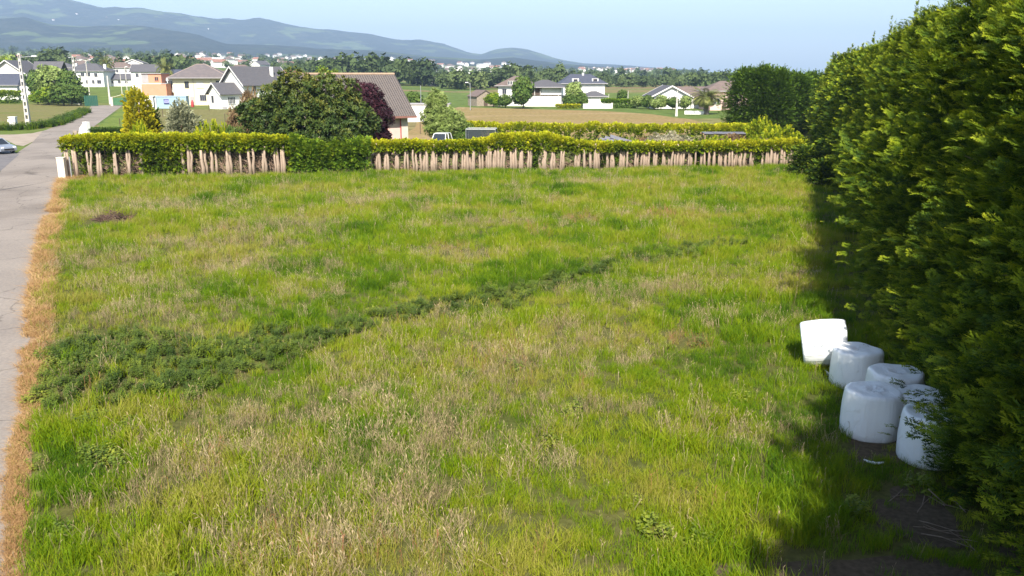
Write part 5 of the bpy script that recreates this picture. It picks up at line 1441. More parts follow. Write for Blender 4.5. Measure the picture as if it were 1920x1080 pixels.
# salmon block
t = house("salmon coloured flat-roofed building left of the cream house", 304, 226)
MB().box(-3.6, 2.7, -3, 3, -0.5, 5.45).build("lower_wall", SALMON, t)
MB().box(-3.6, 1.4, -2.4, 3, 5.6, 7.95).build("upper_wall", SALMON, t)
MB().box(-3.75, 1.55, -2.55, 3.1, 5.45, 5.6).build("ledge", EAVE, t); MB().box(-4.4, 1.6, -2.7, 3.1, 7.95, 8.12).build("roof", GREYR, t)
MB().box(-3.62, -1.9, -2.43, -2.4, 5.75, 7.8).build("grey_panel", GREYR, t); MB().box(1.5, 2.9, -3.1, 3, 5.45, 5.62).build("side_roof", GREYR, t)
MB().box(-3.5, 2.6, -3.06, -3.0, -0.4, 1.3).build("plinth", GREYR, t)
MB().box(-5.2, -3.6, -2.2, 2.0, -0.4, 4.6).build("side_wall", surf("pale_mauve_render", (0.52, 0.45, 0.44), (0.46, 0.4, 0.4), scale=1, rough=0.9), t)
window(t, 0.2, -2.4, 6.7, 0.9, 0.9, 'f', SALMON)

# shipping container with the dark blue sign
CONT = surf("container_paint", (0.36, 0.48, 0.56), (0.32, 0.43, 0.52), scale=1.5, rough=0.5, dirt=(0.42, 0.46, 0.48))
NAVY = surf("navy_paint", (0.02, 0.03, 0.14), (0.018, 0.025, 0.12), scale=2, rough=0.5)
Yc = 205.0; xa = gx(293, Yc, 1.5); xb = gx(349, Yc, 1.5)
t = empty("shipping_container", ((xa + xb) / 2, Yc, 0), R(3), "pale blue corrugated shipping container with a dark blue sign", "container")
L2 = (xb - xa) / 2; mb = MB(); k = 30; pr = []
for i in range(k):
    u0 = -L2 + 0.1 + (2 * L2 - 0.2) * i / k; du = (2 * L2 - 0.2) / k
    pr += [(u0, 0.0), (u0 + du * 0.35, 0.0), (u0 + du * 0.5, 0.09), (u0 + du * 0.85, 0.09)]
mb.prism(pr + [(L2 - 0.1, 0.2), (-L2 + 0.1, 0.2)], 'z', 0.25, 2.75)
mb.build("side_panel", CONT, t)
MB().box(-L2 + 0.1, L2 - 0.1, 0.2, 2.4, 0.2, 2.75).build("body", CONT, t)
fr = MB(); fr.box(-L2, L2, -0.06, 0.14, 2.75, 2.95); fr.box(-L2, L2, -0.06, 0.14, 0.05, 0.25); fr.box(-L2, -L2 + 0.14, -0.06, 0.14, 0.25, 2.75); fr.box(L2 - 0.14, L2, -0.06, 0.14, 0.25, 2.75); fr.box(-L2, L2, 0.14, 2.45, 2.76, 2.9)
fr.build("frame", CONT, t)
s_ = MB().box(-0.6, 0.6, -0.12, -0.06, 0.0, 1.15).build("sign", surf("sign_lilac", (0.34, 0.34, 0.58), (0.30, 0.30, 0.54), scale=2, rough=0.5), t, (-1.95 + L2 * 0.25, 0, 1.1))
lt = MB(); lt.box(-0.6, -0.52, -0.135, -0.12, 0, 1.15); lt.box(-0.55, 0.58, -0.135, -0.12, 0.02, 0.22)
for k in range(5): lt.box(-0.5 + k * 0.215, -0.34 + k * 0.215, -0.135, -0.12, 0.80 + 0.06 * (k % 2), 1.04 + 0.05 * ((k + 1) % 2))
for k in range(4): lt.box(-0.35 + k * 0.2, -0.25 + k * 0.2, -0.135, -0.12, 0.42, 0.58)
lt.build("sign_lettering", NAVY, s_)
# white shed end left of the container and its tall white post
x = gx(284, 208, 1)
t = empty("white_shed", (x, 208, 0), R(3), "small white shed at the left end of the container", "shed")
MB().box(-1.5, 1.0, -1.5, 2, -0.2, 2.7).build("wall", WHITE, t); MB().box(-1.7, 1.2, -1.7, 2.2, 2.7, 2.85).build("roof", EAVE, t); window(t, -0.4, -1.5, 1.5, 0.7, 0.7, 'f', GREYR)
o = MB().box(-0.13, 0.13, -0.13, 0.13, -0.1, 2.6).build("white_post", WHITE, loc=(gx(292.5, 200, 1), 200, 0)); tag(o, "white post in front of the container's left end", "post")
# red gas cylinder by the cream wall
o = MB().lathe([(0.02, 0), (0.32, 0), (0.34, 0.1), (0.34, 1.2), (0.2, 1.4), (0.12, 1.5), (0.16, 1.7), (0.02, 1.72)], 14).build("red_pump", REDP, loc=(gx(361, 214, .5), 214, 0), smooth_shade=True); tag(o, "small red upright pump in front of the cream house", "pump")

# ---- left side: houses beyond the road
t = house("white gabled house with a grey roof behind the mixed bushes", 38, 290)
gable(t, -5.8, 6.0, -5.5, 6.5, 6.7, 10.9, 'y', surf("pale_render", (0.70, 0.64, 0.58), (0.64, 0.58, 0.52), scale=0.8, rough=0.9), SLATE, over=0.8)
window(t, 1.0, -5.5, 4.6, 1.4, 1.4, 'f', EAVE)
MB().box(6.0, 13.0, 1.5, 6.5, -0.4, 6.4).build("side_wing", WHITE, t)
V, F = roof_faces([(5.0, 0.6, 7.2), (14, 0.6, 7.2), (14, 4.0, 10.6), (4.0, 4.0, 10.6), (14, 7, 6.6), (5.0, 7, 6.6)], [[0, 1, 2, 3], [3, 2, 4, 5]], 0.15); add_roof(t, V, F, SLATE, "side_roof")
t = house("low white building with a long dark slate roof at the left edge", 6, 262)
hip(t, -15, 7.5, -5, 5, 4.1, 7.4, 0.5, 0.8, WHITE, SLATEB, over=0.8)
window(t, 3.5, -5, 2.3, 1.3, 1.3, 'f', EAVE); window(t, -3, -5, 2.3, 1.3, 1.3, 'f', EAVE)
o = MB().prism([(0, 0), (4.2, 0), (3.0, 3.2), (0, 4.4)], 'y', 0, 4).build("white_annex", WHITE, loc=(gx(40, 256, .5), 256, 0), bevel=0.05); tag(o, "white low wall block beside the low slate-roofed building", "wall")
t = house("large white two-storey house with chimneys left of the palm", 176, 352)
r_ = hip(t, -7.4, 7.2, -5.5, 5.5, 5.9, 8.9, 4.6, 5.0, WHITE, SLATE, over=0.7)
chimney(r_, -4.9, -1.5, 6.5, 8.9, 0.9); chimney(r_, 6.2, -1, 6.3, 8.6, 0.9)
for (a, b, w) in ((-3.9, 4.6, 0.8), (-0.9, 4.6, 1.3), (1.3, 4.6, 1.5), (4.3, 4.4, 1.2), (-4.5, 1.9, 0.9), (0.6, 1.8, 0.9), (3.0, 1.8, 0.9), (5.3, 1.8, 1.5)): window(t, a, -5.5, b, w, 1.3, 'f', GREYR)
t = house("long low white outbuilding with a dark roof beside the large white house", 232, 356)
gable(t, -7.5, 8.5, -3, 3, 2.9, 4.9, 'x', WHITE, SLATE, over=0.5)
for k in range(5): window(t, -5.5 + k * 2.8, -3, 1.6, 1.0, 1.0, 'f', GREYR)
for k, (px, Y, w, d, e, r2, lab, wall, roof, kind) in enumerate((
        (232, 420, 13, 9, 6.0, 8.6, "white house with a pale brown roof behind the low outbuilding", WHITE, BROWNR, 'h'),
        (284, 335, 11, 9, 6.3, 8.9, "pale house with a wide dark roof left of the second palm", WHITE, SLATE, 'x'),
        (336, 300, 12, 9, 5.6, 7.8, "white house with a blue slate roof behind the salmon building", WHITE, SLATEB, 'h'),
        (259, 430, 9, 8, 8.0, 9.8, "narrow white house among the town roofs", WHITE, SLATE, 'y'),
        (122, 480, 15, 10, 5.0, 7.6, "white house with a grey roof behind the tall lamp pole", WHITE, SLATE, 'h'),
        (150, 560, 14, 9, 5.5, 8.0, "pale house half hidden by the large white one", WHITE, BROWNR, 'x'),
        (455, 330, 11, 9, 6.5, 9.2, "beige house with an arched dormer behind the cream one", CREAM, BROWNR, 'h'),
        (545, 300, 13, 10, 5.5, 8.0, "house with a reddish roof peeping over the evergreen tree", WHITE, REDR, 'h'),
        (302, 560, 18, 10, 7.0, 9.0, "long white house in the town behind the second palm", WHITE, BROWNR, 'x'))):
    t = house(lab, px, Y, rz=0.2 * math.sin(k * 2.3), group="town houses behind the cream house")
    if kind == 'h': hip(t, -w / 2, w / 2, -d / 2, d / 2, e, r2, w * 0.35, w * 0.35, wall, roof)
    else: gable(t, -w / 2, w / 2, -d / 2, d / 2, e, r2, kind, wall, roof)
    for a in (-0.3, 0.0, 0.3):
        window(t, a * w, -d / 2, e - 1.5, 1.0, 1.2, 'f', GREYR)

# ---- centre: farmhouse and villas beyond the mown field
t = house("white farmhouse with a faded red roof and glazed dormer", 985, 226, rz=R(-6))
r_ = hip(t, -6.6, 2.0, -4, 5, 5.0, 7.4, 3.6, 3.0, WHITE, BROWNR, over=0.8)
MB().box(-4.2, -1.6, -4.5, -3, 5.2, 6.3).build("dormer", WOODD, t)
for k in range(4): window(t, -3.8 + k * 0.6, -4.5, 5.75, 0.4, 0.8, 'f', EAVE, bars=0)
window(t, -5, -4, 3.6, 1.0, 1.2, 'f', GREYR); window(t, -1, -4, 3.6, 1.0, 1.2, 'f', GREYR)
t = house("white barn with a grey roof and open upper gallery", 1020, 222, rz=R(-4))
r_ = hip(t, -4.6, 4.4, -3.2, 4.5, 4.7, 6.5, 4.0, 3.4, WHITE, SLATE, over=1.3)
MB().box(-3.8, -0.6, -3.28, -3.2, 2.9, 4.6).build("gallery", WOODD, t)
for k in range(3): MB().box(-3.7 + k * 1.4, -3.58 + k * 1.4, -3.6, -3.48, 2.7, 4.7).build("gallery_post", EAVE, t)
MB().box(-4.6, 4.4, -3.35, -3.2, 2.65, 2.85).build("ledge", WOODD, t); MB().box(4.5, 7.5, -1, 3, -0.2, 2.6).build("lean_to", GREYR, t)
t = house("white villa with a blue slate hipped roof and dormer", 1090, 240, rz=R(4))
r_ = hip(t, -5.6, 5.6, -4.5, 4.5, 5.4, 7.9, 2.4, 3.2, WHITE, SLATEB, over=0.7)
dm = MB().box(2.2, 3.9, -4.0, -1, 5.6, 6.7).build("dormer", WHITE, t); window(t, 3.05, -4.0, 6.2, 1.0, 0.7, 'f', WOODD)
MB().box(-3.2, -1.4, -4.1, -1, 5.5, 6.7).build("dormer", WHITE, t); window(t, -2.3, -4.1, 6.15, 1.0, 0.7, 'f', WOODD)
chimney(r_, 0.2, -0.5, 6.5, 8.2, 0.5); window(t, -4, -4.5, 3.8, 1.2, 1.3, 'f', GREYR); window(t, -4, -4.5, 1.5, 1.2, 1.3, 'f', GREYR)
t = house("white garage with a low hipped slate roof below the villa", 1112, 228)
hip(t, -3.0, 3.2, -2.5, 2.5, 2.25, 3.6, 2.4, 2.4, WHITE, SLATE, over=0.5); door(t, 0.4, -2.5, 2.4, 2.0, 'f', SHUT)
t = house("white gabled bungalow left of the pale lamp post", 1252, 210)
gable(t, -4.6, 4.4, -5, 7, 2.9, 5.3, 'y', WHITE, SLATE, over=0.6); window(t, 0, -5, 1.6, 1.2, 1.1, 'f', GREYR)
V, F = roof_faces([(4.0, -3.6, 2.6), (10.5, -3.6, 2.6), (10.0, 1, 5.0), (2.0, 1, 5.0)], [[0, 1, 2, 3]], 0.15); add_roof(t, V, F, BROWNR, "side_roof"); MB().box(4.4, 9.8, -3.2, 3, -0.2, 2.7).build("side_wing", WHITE, t)
t = house("pinkish house with a grey roof behind the right-hand palm", 1350, 200)
hip(t, -4.0, 7.0, -4, 4, 4.2, 6.4, 3.6, 3.6, PINK, BROWNR, over=0.6); MB().box(-3.4, 0.6, -4.9, -4.0, -0.2, 3.4).build("porch", PINK, t); window(t, -2.0, -4.9, 2.0, 1.2, 1.2, 'f', EAVE); door(t, -0.3, -4.9, 0.9, 2.0)
o = MB().box(-2.6, 1.6, -0.15, 0.15, -0.1, 0.7).build("garden_wall", WHITE, loc=(gx(1308, 176, .5), 176, 0), rot=(0, 0, R(-8))); tag(o, "low white garden wall beside the right-hand palm", "wall")
t = house("small stone ruin with a broken tiled roof in the mown field", 902, 224, rz=R(25))
gable(t, -2.4, 2.4, -3.0, 3.0, 2.5, 4.0, 'y', STONE, BROWNR, over=0.25, verge=False); MB().box(-0.5, 0.5, -3.05, -2.98, 0, 1.8).build("doorway", WOODD, t)
t = house("low white house with a pale roof in the green field", 824, 520)
gable(t, -3, 8, -4, 4, 3.2, 5.6, 'x', WHITE, surf("pale_roof", (0.42, 0.36, 0.33), (0.36, 0.31, 0.29), scale=1, rough=0.9), over=0.5); MB().box(-7, -3, -2, 3, 0, 2.4).build("side_wing", WHITE, t); window(t, 5, -4, 2, 1.2, 1.2, 'f', GREYR); window(t, 1, -4, 2, 1.2, 1.2, 'f', GREYR)
o = empty("garden_shed", (gx(806, 150, 1), 150, 0), 0, "long white flat-roofed shed behind the pale green tree", "shed")
MB().box(-4.5, 3.4, -2, 2, -0.2, 2.9).build("wall", WHITE, o); MB().box(-4.7, 3.6, -2.2, 2.2, 2.9, 3.05).build("roof", GREYR, o)
o = empty("garden_wall", (gx(1125, 206, 0.5), 206, 0), 0, "pale garden wall with a clipped hedge on top", "wall")
MB().box(-4.0, 2.8, -0.15, 0.15, -0.1, 1.1).build("wall", WHITE, o); MB().box(2.6, 3.0, -0.25, 0.25, -0.1, 1.3).build("pillar", CREAMP, o)
# ------------------------------------------------------------------ trees that stand singly in the middle distance
tree_blobs = [(0, 0, 4.2, 2.0, 1.9, 1.9), (-1.1, 0.3, 3.1, 1.6, 1.5, 1.4), (1.2, -0.2, 3.2, 1.7, 1.5, 1.4), (0.1, -0.6, 2.3, 1.9, 1.6, 1.3)]
MTRUNK = trunk_mesh("mid_trunk", 3.6, 0.16, 0.06, GBARK, 31, limbs=8, lr=1.5)
MT = [leaf_crown("mid_crown_a", 301, tree_blobs, 1700, 0.42, MIDG, ROSE_LOW, tint0=0.5, top=0.3), leaf_crown("mid_crown_b", 302, tree_blobs, 1700, 0.42, SOFT, ROSE_LOW, tint0=0.42, top=0.3), leaf_crown("mid_crown_c", 303, tree_blobs, 1500, 0.40, LEAFY, ROSE_LOW, tint0=0.6, top=0.3)]
def mid_tree(px, Y, h, w, kind, label, group=None):
    x = gx(px, Y, 2); s = h / 6.1
    return plant("broadleaf_tree", label, "tree", (x, Y, G(x, Y)), MT[kind], MTRUNK, (w / 5.6, w / 5.6, s), rz=px * 0.37, group=group)
mid_tree(777, 165, 4.6, 4.6, 0, "round dark green tree right of the pink house roof")
mid_tree(981, 205, 7.2, 6.6, 0, "leafy tree in front of the white farmhouse")
mid_tree(1075, 214, 6.0, 5.4, 1, "light green tree in front of the slate-roofed villa")
mid_tree(1090, 212, 3.4, 4.0, 0, "low dark tree at the villa's garden corner")
mid_tree(1068, 211, 3.0, 4.0, 0, "dark shrubby tree at the left of the villa garden")
mid_tree(1168, 262, 3.2, 4.2, 0, "round bush alone in the green field left of the bungalow")
mid_tree(1196, 205, 3.0, 3.2, 1, "small orchard tree nearest the clipped hedge", "orchard trees before the bungalow")
mid_tree(1216, 203, 3.1, 3.4, 0, "second small orchard tree before the bungalow", "orchard trees before the bungalow")
mid_tree(1240, 201, 3.2, 3.6, 1, "third small orchard tree before the bungalow", "orchard trees before the bungalow")
mid_tree(1262, 199, 2.8, 3.4, 0, "fourth small orchard tree before the bungalow", "orchard trees before the bungalow")
mid_tree(1228, 198, 2.4, 3.4, 1, "low orchard tree under the bungalow gable", "orchard trees before the bungalow")
mid_tree(1286, 196, 3.2, 3.4, 1, "small orchard tree right of the pale lamp post", "orchard trees before the bungalow")
mid_tree(925, 216, 3.4, 4.6, 2, "olive bush between stone ruin and farmhouse")
mid_tree(948, 212, 3.0, 4.4, 0, "dark bush left of the farmhouse tree")
mid_tree(936, 214, 2.4, 3.6, 2, "low bush by the stone ruin")
mid_tree(608, 250, 9.6, 7.0, 2, "bright lime green tree rising behind the pink roof")
mid_tree(630, 262, 8.6, 6.0, 2, "second lime green tree behind the pink roof")
# left side bushes by the road
mid_tree(100, 238, 10.2, 9.5, 1, "flowering pale green tree behind the concrete lamp pole")
mid_tree(74, 244, 8.8, 8.0, 0, "dark green tree left of the flowering one")
mid_tree(133, 232, 8.6, 7.5, 0, "dark leafy tree beside the second pole")
mid_tree(118, 222, 5.2, 7.5, 0, "dense dark bush under the second pole")
mid_tree(150, 224, 5.0, 5.5, 0, "dark bush next to the green screen")
mid_tree(90, 228, 4.6, 7.5, 2, "bright yellow green bush right of the lamp pole")
mid_tree(70, 232, 3.4, 5.0, 2, "low lime bush at the foot of the pale annex")
mid_tree(8, 360, 11.0, 14.0, 2, "olive tree behind the gabled house", None)
mid_tree(22, 400, 12.0, 12.0, 1, "brownish tall tree left of the far wood", None)
mid_tree(104, 330, 8.0, 10.0, 2, "yellowish tree behind the low grey roofs", None)
t = empty("clipped_hedge", (0, 0, 0), 0, "clipped bright hedge before the low slate-roofed building", "hedge")
l4 = lambda v: (gx(v, 240, 0.5), 240)
box_hedge("foliage", 73, l4, -60, 40, lambda px: np.full(len(px), 3.1) + 0.5 * (fbm(px * 0.1, px * 0, 5, 3) - 0.5), lambda px: np.full(len(px), 0.0), 2.4, 1900, 0.6, LEAFY, parent=t, tintf=lambda px, rel, r2, n3: 0.35 + 0.35 * rel + r2.normal(0, 0.12, n3))
t = empty("clipped_hedge", (0, 0, 0), 0, "long green boundary hedge left of the orchard", "hedge")
l5 = lambda v: (gx(v, 209, 0.5), 209)
box_hedge("foliage", 74, l5, 1127, 1192, lambda px: np.full(len(px), 1.75), lambda px: np.full(len(px), 0.0), 1.4, 900, 0.5, LEAFY, parent=t, tintf=lambda px, rel, r2, n3: 0.30 + 0.2 * rel + r2.normal(0, 0.1, n3))
t = empty("clipped_hedge", (0, 0, 0), 0, "low golden hedge below the villa tree", "hedge")
l6 = lambda v: (gx(v, 205, 0.5), 205)
box_hedge("foliage", 75, l6, 1042, 1086, lambda px: np.full(len(px), 0.75), lambda px: np.full(len(px), 0.0), 1.4, 600, 0.4, GOLD, parent=t, tintf=lambda px, rel, r2, n3: 0.62 + 0.3 * rel + r2.normal(0, 0.1, n3))
# weedy ditch edge along the road on the left
q_ = np.random.RandomState(91)
ed = np.array([gp(a, b)[:2] for a, b in ((-60, 247), (0, 246), (60, 243), (105, 236), (138, 222.5), (160, 211.5))])
eds = resample(ed, 420) + q_.normal(0, 0.5, (420, 2)) + np.array([-0.7, 0.9])
scatter("roadside_weeds", [template([(*weed(tg, 10, 0.5, 0.4, 0.9, 0.3, 0.2, 4), 3), (*blades(tg, 30, 0.5, 0.4, 0.9, 0.03, 0.05), 0)])], np.c_[eds, np.full(420, 0.03)], np.zeros(420, int), np.stack([0 * q_.rand(420), 0 * q_.rand(420), q_.uniform(0, 6.28, 420)], 1), q_.uniform(0.7, 1.4, 420), np.clip(q_.normal(0.35, 0.15, 420), 0, 1), "rank weeds along the ditch left of the road", "weeds")

# ------------------------------------------------------------------ palms
FROND = leafmat("palm_frond", [(0.0, (0.07, 0.09, 0.025)), (0.5, (0.17, 0.19, 0.05)), (1.0, (0.32, 0.31, 0.10))], trans=0.15, rough=0.45, leafattr="leaf", leafamt=0.3)
def palm_meshes(seed):
    r = np.random.RandomState(seed)
    mb = MB(); mb.tube([(0, 0, -0.2), (0.03, 0, 1.0), (0, 0.02, 2.2), (0, 0, 3.4)], [0.42, 0.34, 0.33, 0.42], 12)
    for k in range(40):
        a = k * 2.4; z = 0.3 + k * 0.075; mb.tube([(math.cos(a) * 0.3, math.sin(a) * 0.3, z), (math.cos(a) * 0.44, math.sin(a) * 0.44, z + 0.12)], [0.07, 0.03], 5)
    tk = mb.mesh("palm_trunk", GBARK)
    V = []; T = []
    for k in range(70):
        a = r.uniform(0, 6.283); e0 = R(r.uniform(-30, 85)); L_ = r.uniform(2.1, 2.9)
        h = np.array([math.cos(a), math.sin(a), 0]); side = np.array([-h[1], h[0], 0]); p = np.array([0, 0, 3.4]) + h * 0.2; e = e0; tn = r.uniform(0.2, 0.9)
        pts = [p]
        for s in range(12):
            e -= R(3.5) + 0.016 * s * math.cos(e0); p = p + (h * math.cos(e) + np.array([0, 0, math.sin(e)])) * L_ / 12; pts.append(p)
        for s in range(12):
            a0, a1 = pts[s], pts[s + 1]; d = (a1 - a0) / np.linalg.norm(a1 - a0); upv = np.cross(side, d)
            V += [a0 - side * 0.03, a0 + side * 0.03, a1 + side * 0.02, a1 - side * 0.02]; T += [tn] * 4
            if s > 0:
                ll_ = 0.62 * math.sin(math.pi * min(1, (s + 1.5) / 13.5)) + 0.12
                for q_ in (0.15, 0.65):
                    b = a0 + (a1 - a0) * q_
                    for sg_ in (-1, 1):
                        dd_ = side * sg_ * 0.8 + d * 0.75 + upv * 0.35 * abs(r.normal(0.6, 0.4)); dd_ /= np.linalg.norm(dd_)
                        V += list(quad_leaf(b, dd_, np.cross(dd_, d) / (np.linalg.norm(np.cross(dd_, d)) + 1e-6), ll_, 0.075)); T += [tn] * 4
    V = np.array(V)
    return tk, mesh_np("palm_fronds", V, np.arange(len(V)).reshape(-1, 4), [FROND], {"tint": np.array(T), "leaf": r.uniform(0, 1, len(V))})
PALM = palm_meshes(7)
for (px, Y, top, w, lab) in ((1325, 176, 158, 1.55, "date palm in front of the pinkish house on the right"), (312, 290, 101, 1.3, "date palm rising behind the salmon building"), (204, 372, 94, 1.35, "date palm beside the large white house")):
    x = gx(px, Y, 3); g0 = G(x, Y); h = hz(top, Y) - g0
    t = empty("palm_tree", (x, Y, g0), px * 0.1, lab, "palm"); t.scale = (w, w, h / 5.9)
    link("trunk", PALM[0], t); link("crown", PALM[1], t)

# ------------------------------------------------------------------ poles and lamps
CONC = surf("pole_concrete", (0.56, 0.53, 0.48), (0.48, 0.45, 0.41), scale=3, rough=0.9, bump=0.2, bscale=12)
LAMPW = surf("lamp_shell", (0.78, 0.78, 0.76), (0.7, 0.7, 0.68), scale=3, rough=0.4)
def concrete_pole(px, Y, top_y, wb, wt, label, lamp=0, slots=True, base_z=None, name="utility_pole"):
    x = gx(px, Y, 0); z0 = G(x, Y) if base_z is None else base_z; h = hz(top_y, Y) - z0
    t = empty(name, (x, Y, z0), 0, label, "pole")
    mb = MB(); b, s = wb / 2, wt / 2
    # two flanges joined by rungs: the openings between the rungs are real
    n = 11 if slots else 1
    for sg_ in (-1, 1):
        fb, ft = b * 0.42, s * 0.5
        P = [(sg_ * b - (fb if sg_ > 0 else 0), -b * 0.7), (sg_ * b + (fb if sg_ < 0 else 0), -b * 0.7)]
        lo = [(sg_ * b, -b * .7, -0.1), (sg_ * (b - fb), -b * .7, -0.1), (sg_ * (b - fb), b * .7, -0.1), (sg_ * b, b * .7, -0.1)]
        hi = [(sg_ * s, -s * .7, h), (sg_ * (s - ft * .9), -s * .7, h), (sg_ * (s - ft * .9), s * .7, h), (sg_ * s, s * .7, h)]
        k0 = len(mb.v); mb.v += lo + hi
        for f in ((0, 1, 2, 3), (4, 7, 6, 5), (0, 4, 5, 1), (1, 5, 6, 2), (2, 6, 7, 3), (3, 7, 4, 0)): mb.f.append(tuple(k0 + i for i in f)); mb.m.append(0)
    for k in range(n + 1):
        z = h * k / n; ww = b + (s - b) * k / n; hh = h / n * (0.42 if slots else 1.0)
        mb.box(-ww * 0.64, ww * 0.64, -ww * 0.6, ww * 0.6, max(0, z - hh / 2), min(h, z + hh / 2))
    mb.build("shaft", CONC, t)
    if lamp:
        MB().tube([(0, 0, h - 0.6), (lamp * 0.6, 0, h - 0.5), (lamp, 0, h - 0.45)], 0.05, 8).build("lamp_arm", GALV, t)
        MB().prism([(-0.4, 0), (0.4, 0.02), (0.42, 0.1), (0.1, 0.2), (-0.35, 0.18)], 'y', -0.16, 0.16).build("lamp_head", LAMPW, t, (lamp + 0.3, 0, h - 0.5))
    return t
concrete_pole(54, 134, 100, 0.72, 0.34, "tall white concrete pole with a street lamp by the lane", lamp=2.0)
concrete_pole(147, 232, 106, 0.85, 0.45, "second concrete pole standing in the dark bushes", lamp=0)
concrete_pole(207, 234, 142, 0.5, 0.3, "short pale concrete pole at the end of the road", slots=False)
concrete_pole(1268, 168, 170, 0.5, 0.16, "pale tapering concrete post right of the bungalow gable", slots=False)
def lamp_post(px, Y, top_y, label, arms=(1,), rad=0.09, mat=None, z_add=0):
    x = gx(px, Y, 0); z0 = G(x, Y); h = hz(top_y, Y) - z0
    t = empty("street_lamp", (x, Y, z0), 0, label, "street lamp")
    MB().tube([(0, 0, -0.1), (0, 0, h * 0.5), (0, 0, h)], [rad * 1.2, rad, rad * 0.7], 8).build("shaft", mat or GALV, t)
    for a in arms:
        MB().tube([(0, 0, h - 0.3), (a * 0.7, 0, h)], rad * 0.6, 6).build("lamp_arm", mat or GALV, t)
        MB().prism([(-0.35, 0), (0.4, 0.05), (0.35, 0.2), (-0.3, 0.18)], 'y', -0.18, 0.18).build("lamp_head", LAMPW, t, (a * 0.95, 0, h - 0.05))
CONCP = surf("painted_pole", (0.62, 0.58, 0.5), (0.55, 0.5, 0.44), scale=3, rough=0.8)
lamp_post(169, 285, 112, "double-armed street lamp in front of the large white house", (-1.6, 1.6), 0.13, CONCP)
lamp_post(240, 300, 125, "slim lamp post left of the second palm", (0.6,), 0.11, CONCP)
lamp_post(230, 290, 138, "low pole in the green slope field", (), 0.11, CONCP)
lamp_post(882, 196, 155, "double-armed lamp in the green field left of the ruin", (-0.8,), 0.08)
lamp_post(1177, 230, 170, "thin pole behind the orchard hedge", (), 0.09, CONCP)
lamp_post(1141, 232, 176, "thin pole right of the villa", (), 0.08, CONCP)
lamp_post(1047, 214, 176, "white post between farmhouse and villa", (), 0.14, CONCP)
lamp_post(790, 160, 160, "slim post right of the round dark tree", (), 0.06)
# ------------------------------------------------------------------ roadside things
x, y_, _ = gp(27, 243)
t = empty("utility_cabinet", (x, y_, 0), R(8), "white electricity cabinet on the grass left of the lane", "cabinet")
MB().box(-0.42, 0.42, -0.4, 0.4, -0.05, 1.75).build("body", WHITE, t, bevel=0.02); MB().box(-0.52, 0.48, -0.46, 0.46, 1.75, 1.88).build("roof", EAVE, t); MB().box(-0.33, 0.33, -0.425, -0.4, 0.3, 1.6).build("door", EAVE, t); MB().box(-0.7, -0.42, -0.2, 0.2, 1.1, 1.5).build("meter_box", EAVE, t)
t = empty("entrance_wall", (gx(163, 116, .5), 116, 0), R(-25), "white entrance pillar with a sloping wing by the road", "wall")
MB().box(-0.35, 0.35, -0.3, 0.3, -0.1, 1.75).build("pillar", WHITE, t, bevel=0.02)
MB().prism([(-1.6, -0.1), (-0.35, -0.1), (-0.35, 1.65), (-1.2, 0.9)], 'y', -0.15, 0.15).build("wing", WHITE, t)
MB().box(-2.4, -1.6, -0.35, 0.3, -0.1, 0.55).build("planter", STONE, t, bevel=0.05)
t = empty("green_screen", (gx(171, 222, 1), 222, 0), R(12), "dark green corrugated screen where the road bends", "screen")
mb = MB()
for k in range(8): mb.box(-1.6 + k * 0.4, -1.25 + k * 0.4, -0.05 + 0.03 * (k % 2), 0.05 + 0.03 * (k % 2), 0, 2.6)
mb.build("panel", FGREEN, t); MB().box(-1.65, 1.65, 0.09, 0.15, 1.2, 1.35).build("rail", FGREEN, t)
GATEG = surf("gate_green", (0.05, 0.16, 0.08), (0.04, 0.13, 0.07), scale=2, rough=0.6)
t = empty("field_gate", (gx(222, 222, 1), 222, 0), R(-6), "green gate between pale posts at the end of the road", "gate")
for k in range(6): MB().box(-1.4, 1.6, -0.04, 0.04, 0.2 + k * 0.3, 0.44 + k * 0.3).build("board", GATEG, t)
for xx in (-1.9, -1.6, 1.75): MB().box(xx - 0.14, xx + 0.14, -0.14, 0.14, -0.1, 2.2).build("post", CREAMP, t)
MB().tube([(-1.9, 0, 2.1), (1.7, 0, 2.9)], 0.05, 6).build("brace", CREAMP, t)
o = MB().box(-0.55, 0.55, -0.5, 0.5, 0, 2.3).build("green_bin", FGREEN, loc=(gx(237, 217, 1), 217, 0), bevel=0.08); tag(o, "tall dark green container right of the field gate", "bin")
for k, (px, Y, h) in enumerate(((225, 128, 1.6), (350, 140, 1.7), (422, 142, 1.7), (305, 165, 1.5), (392, 190, 1.5), (788, 118, 2.0), (446, 150, 1.6))):
    o = MB().tube([(0, 0, -0.1), (0.02, 0, h)], 0.05, 6).build("fence_post", WOODD, loc=(gx(px, Y, .5), Y, 0)); tag(o, "thin dark fence post in the field behind the hedge", "post", "thin field fence posts")
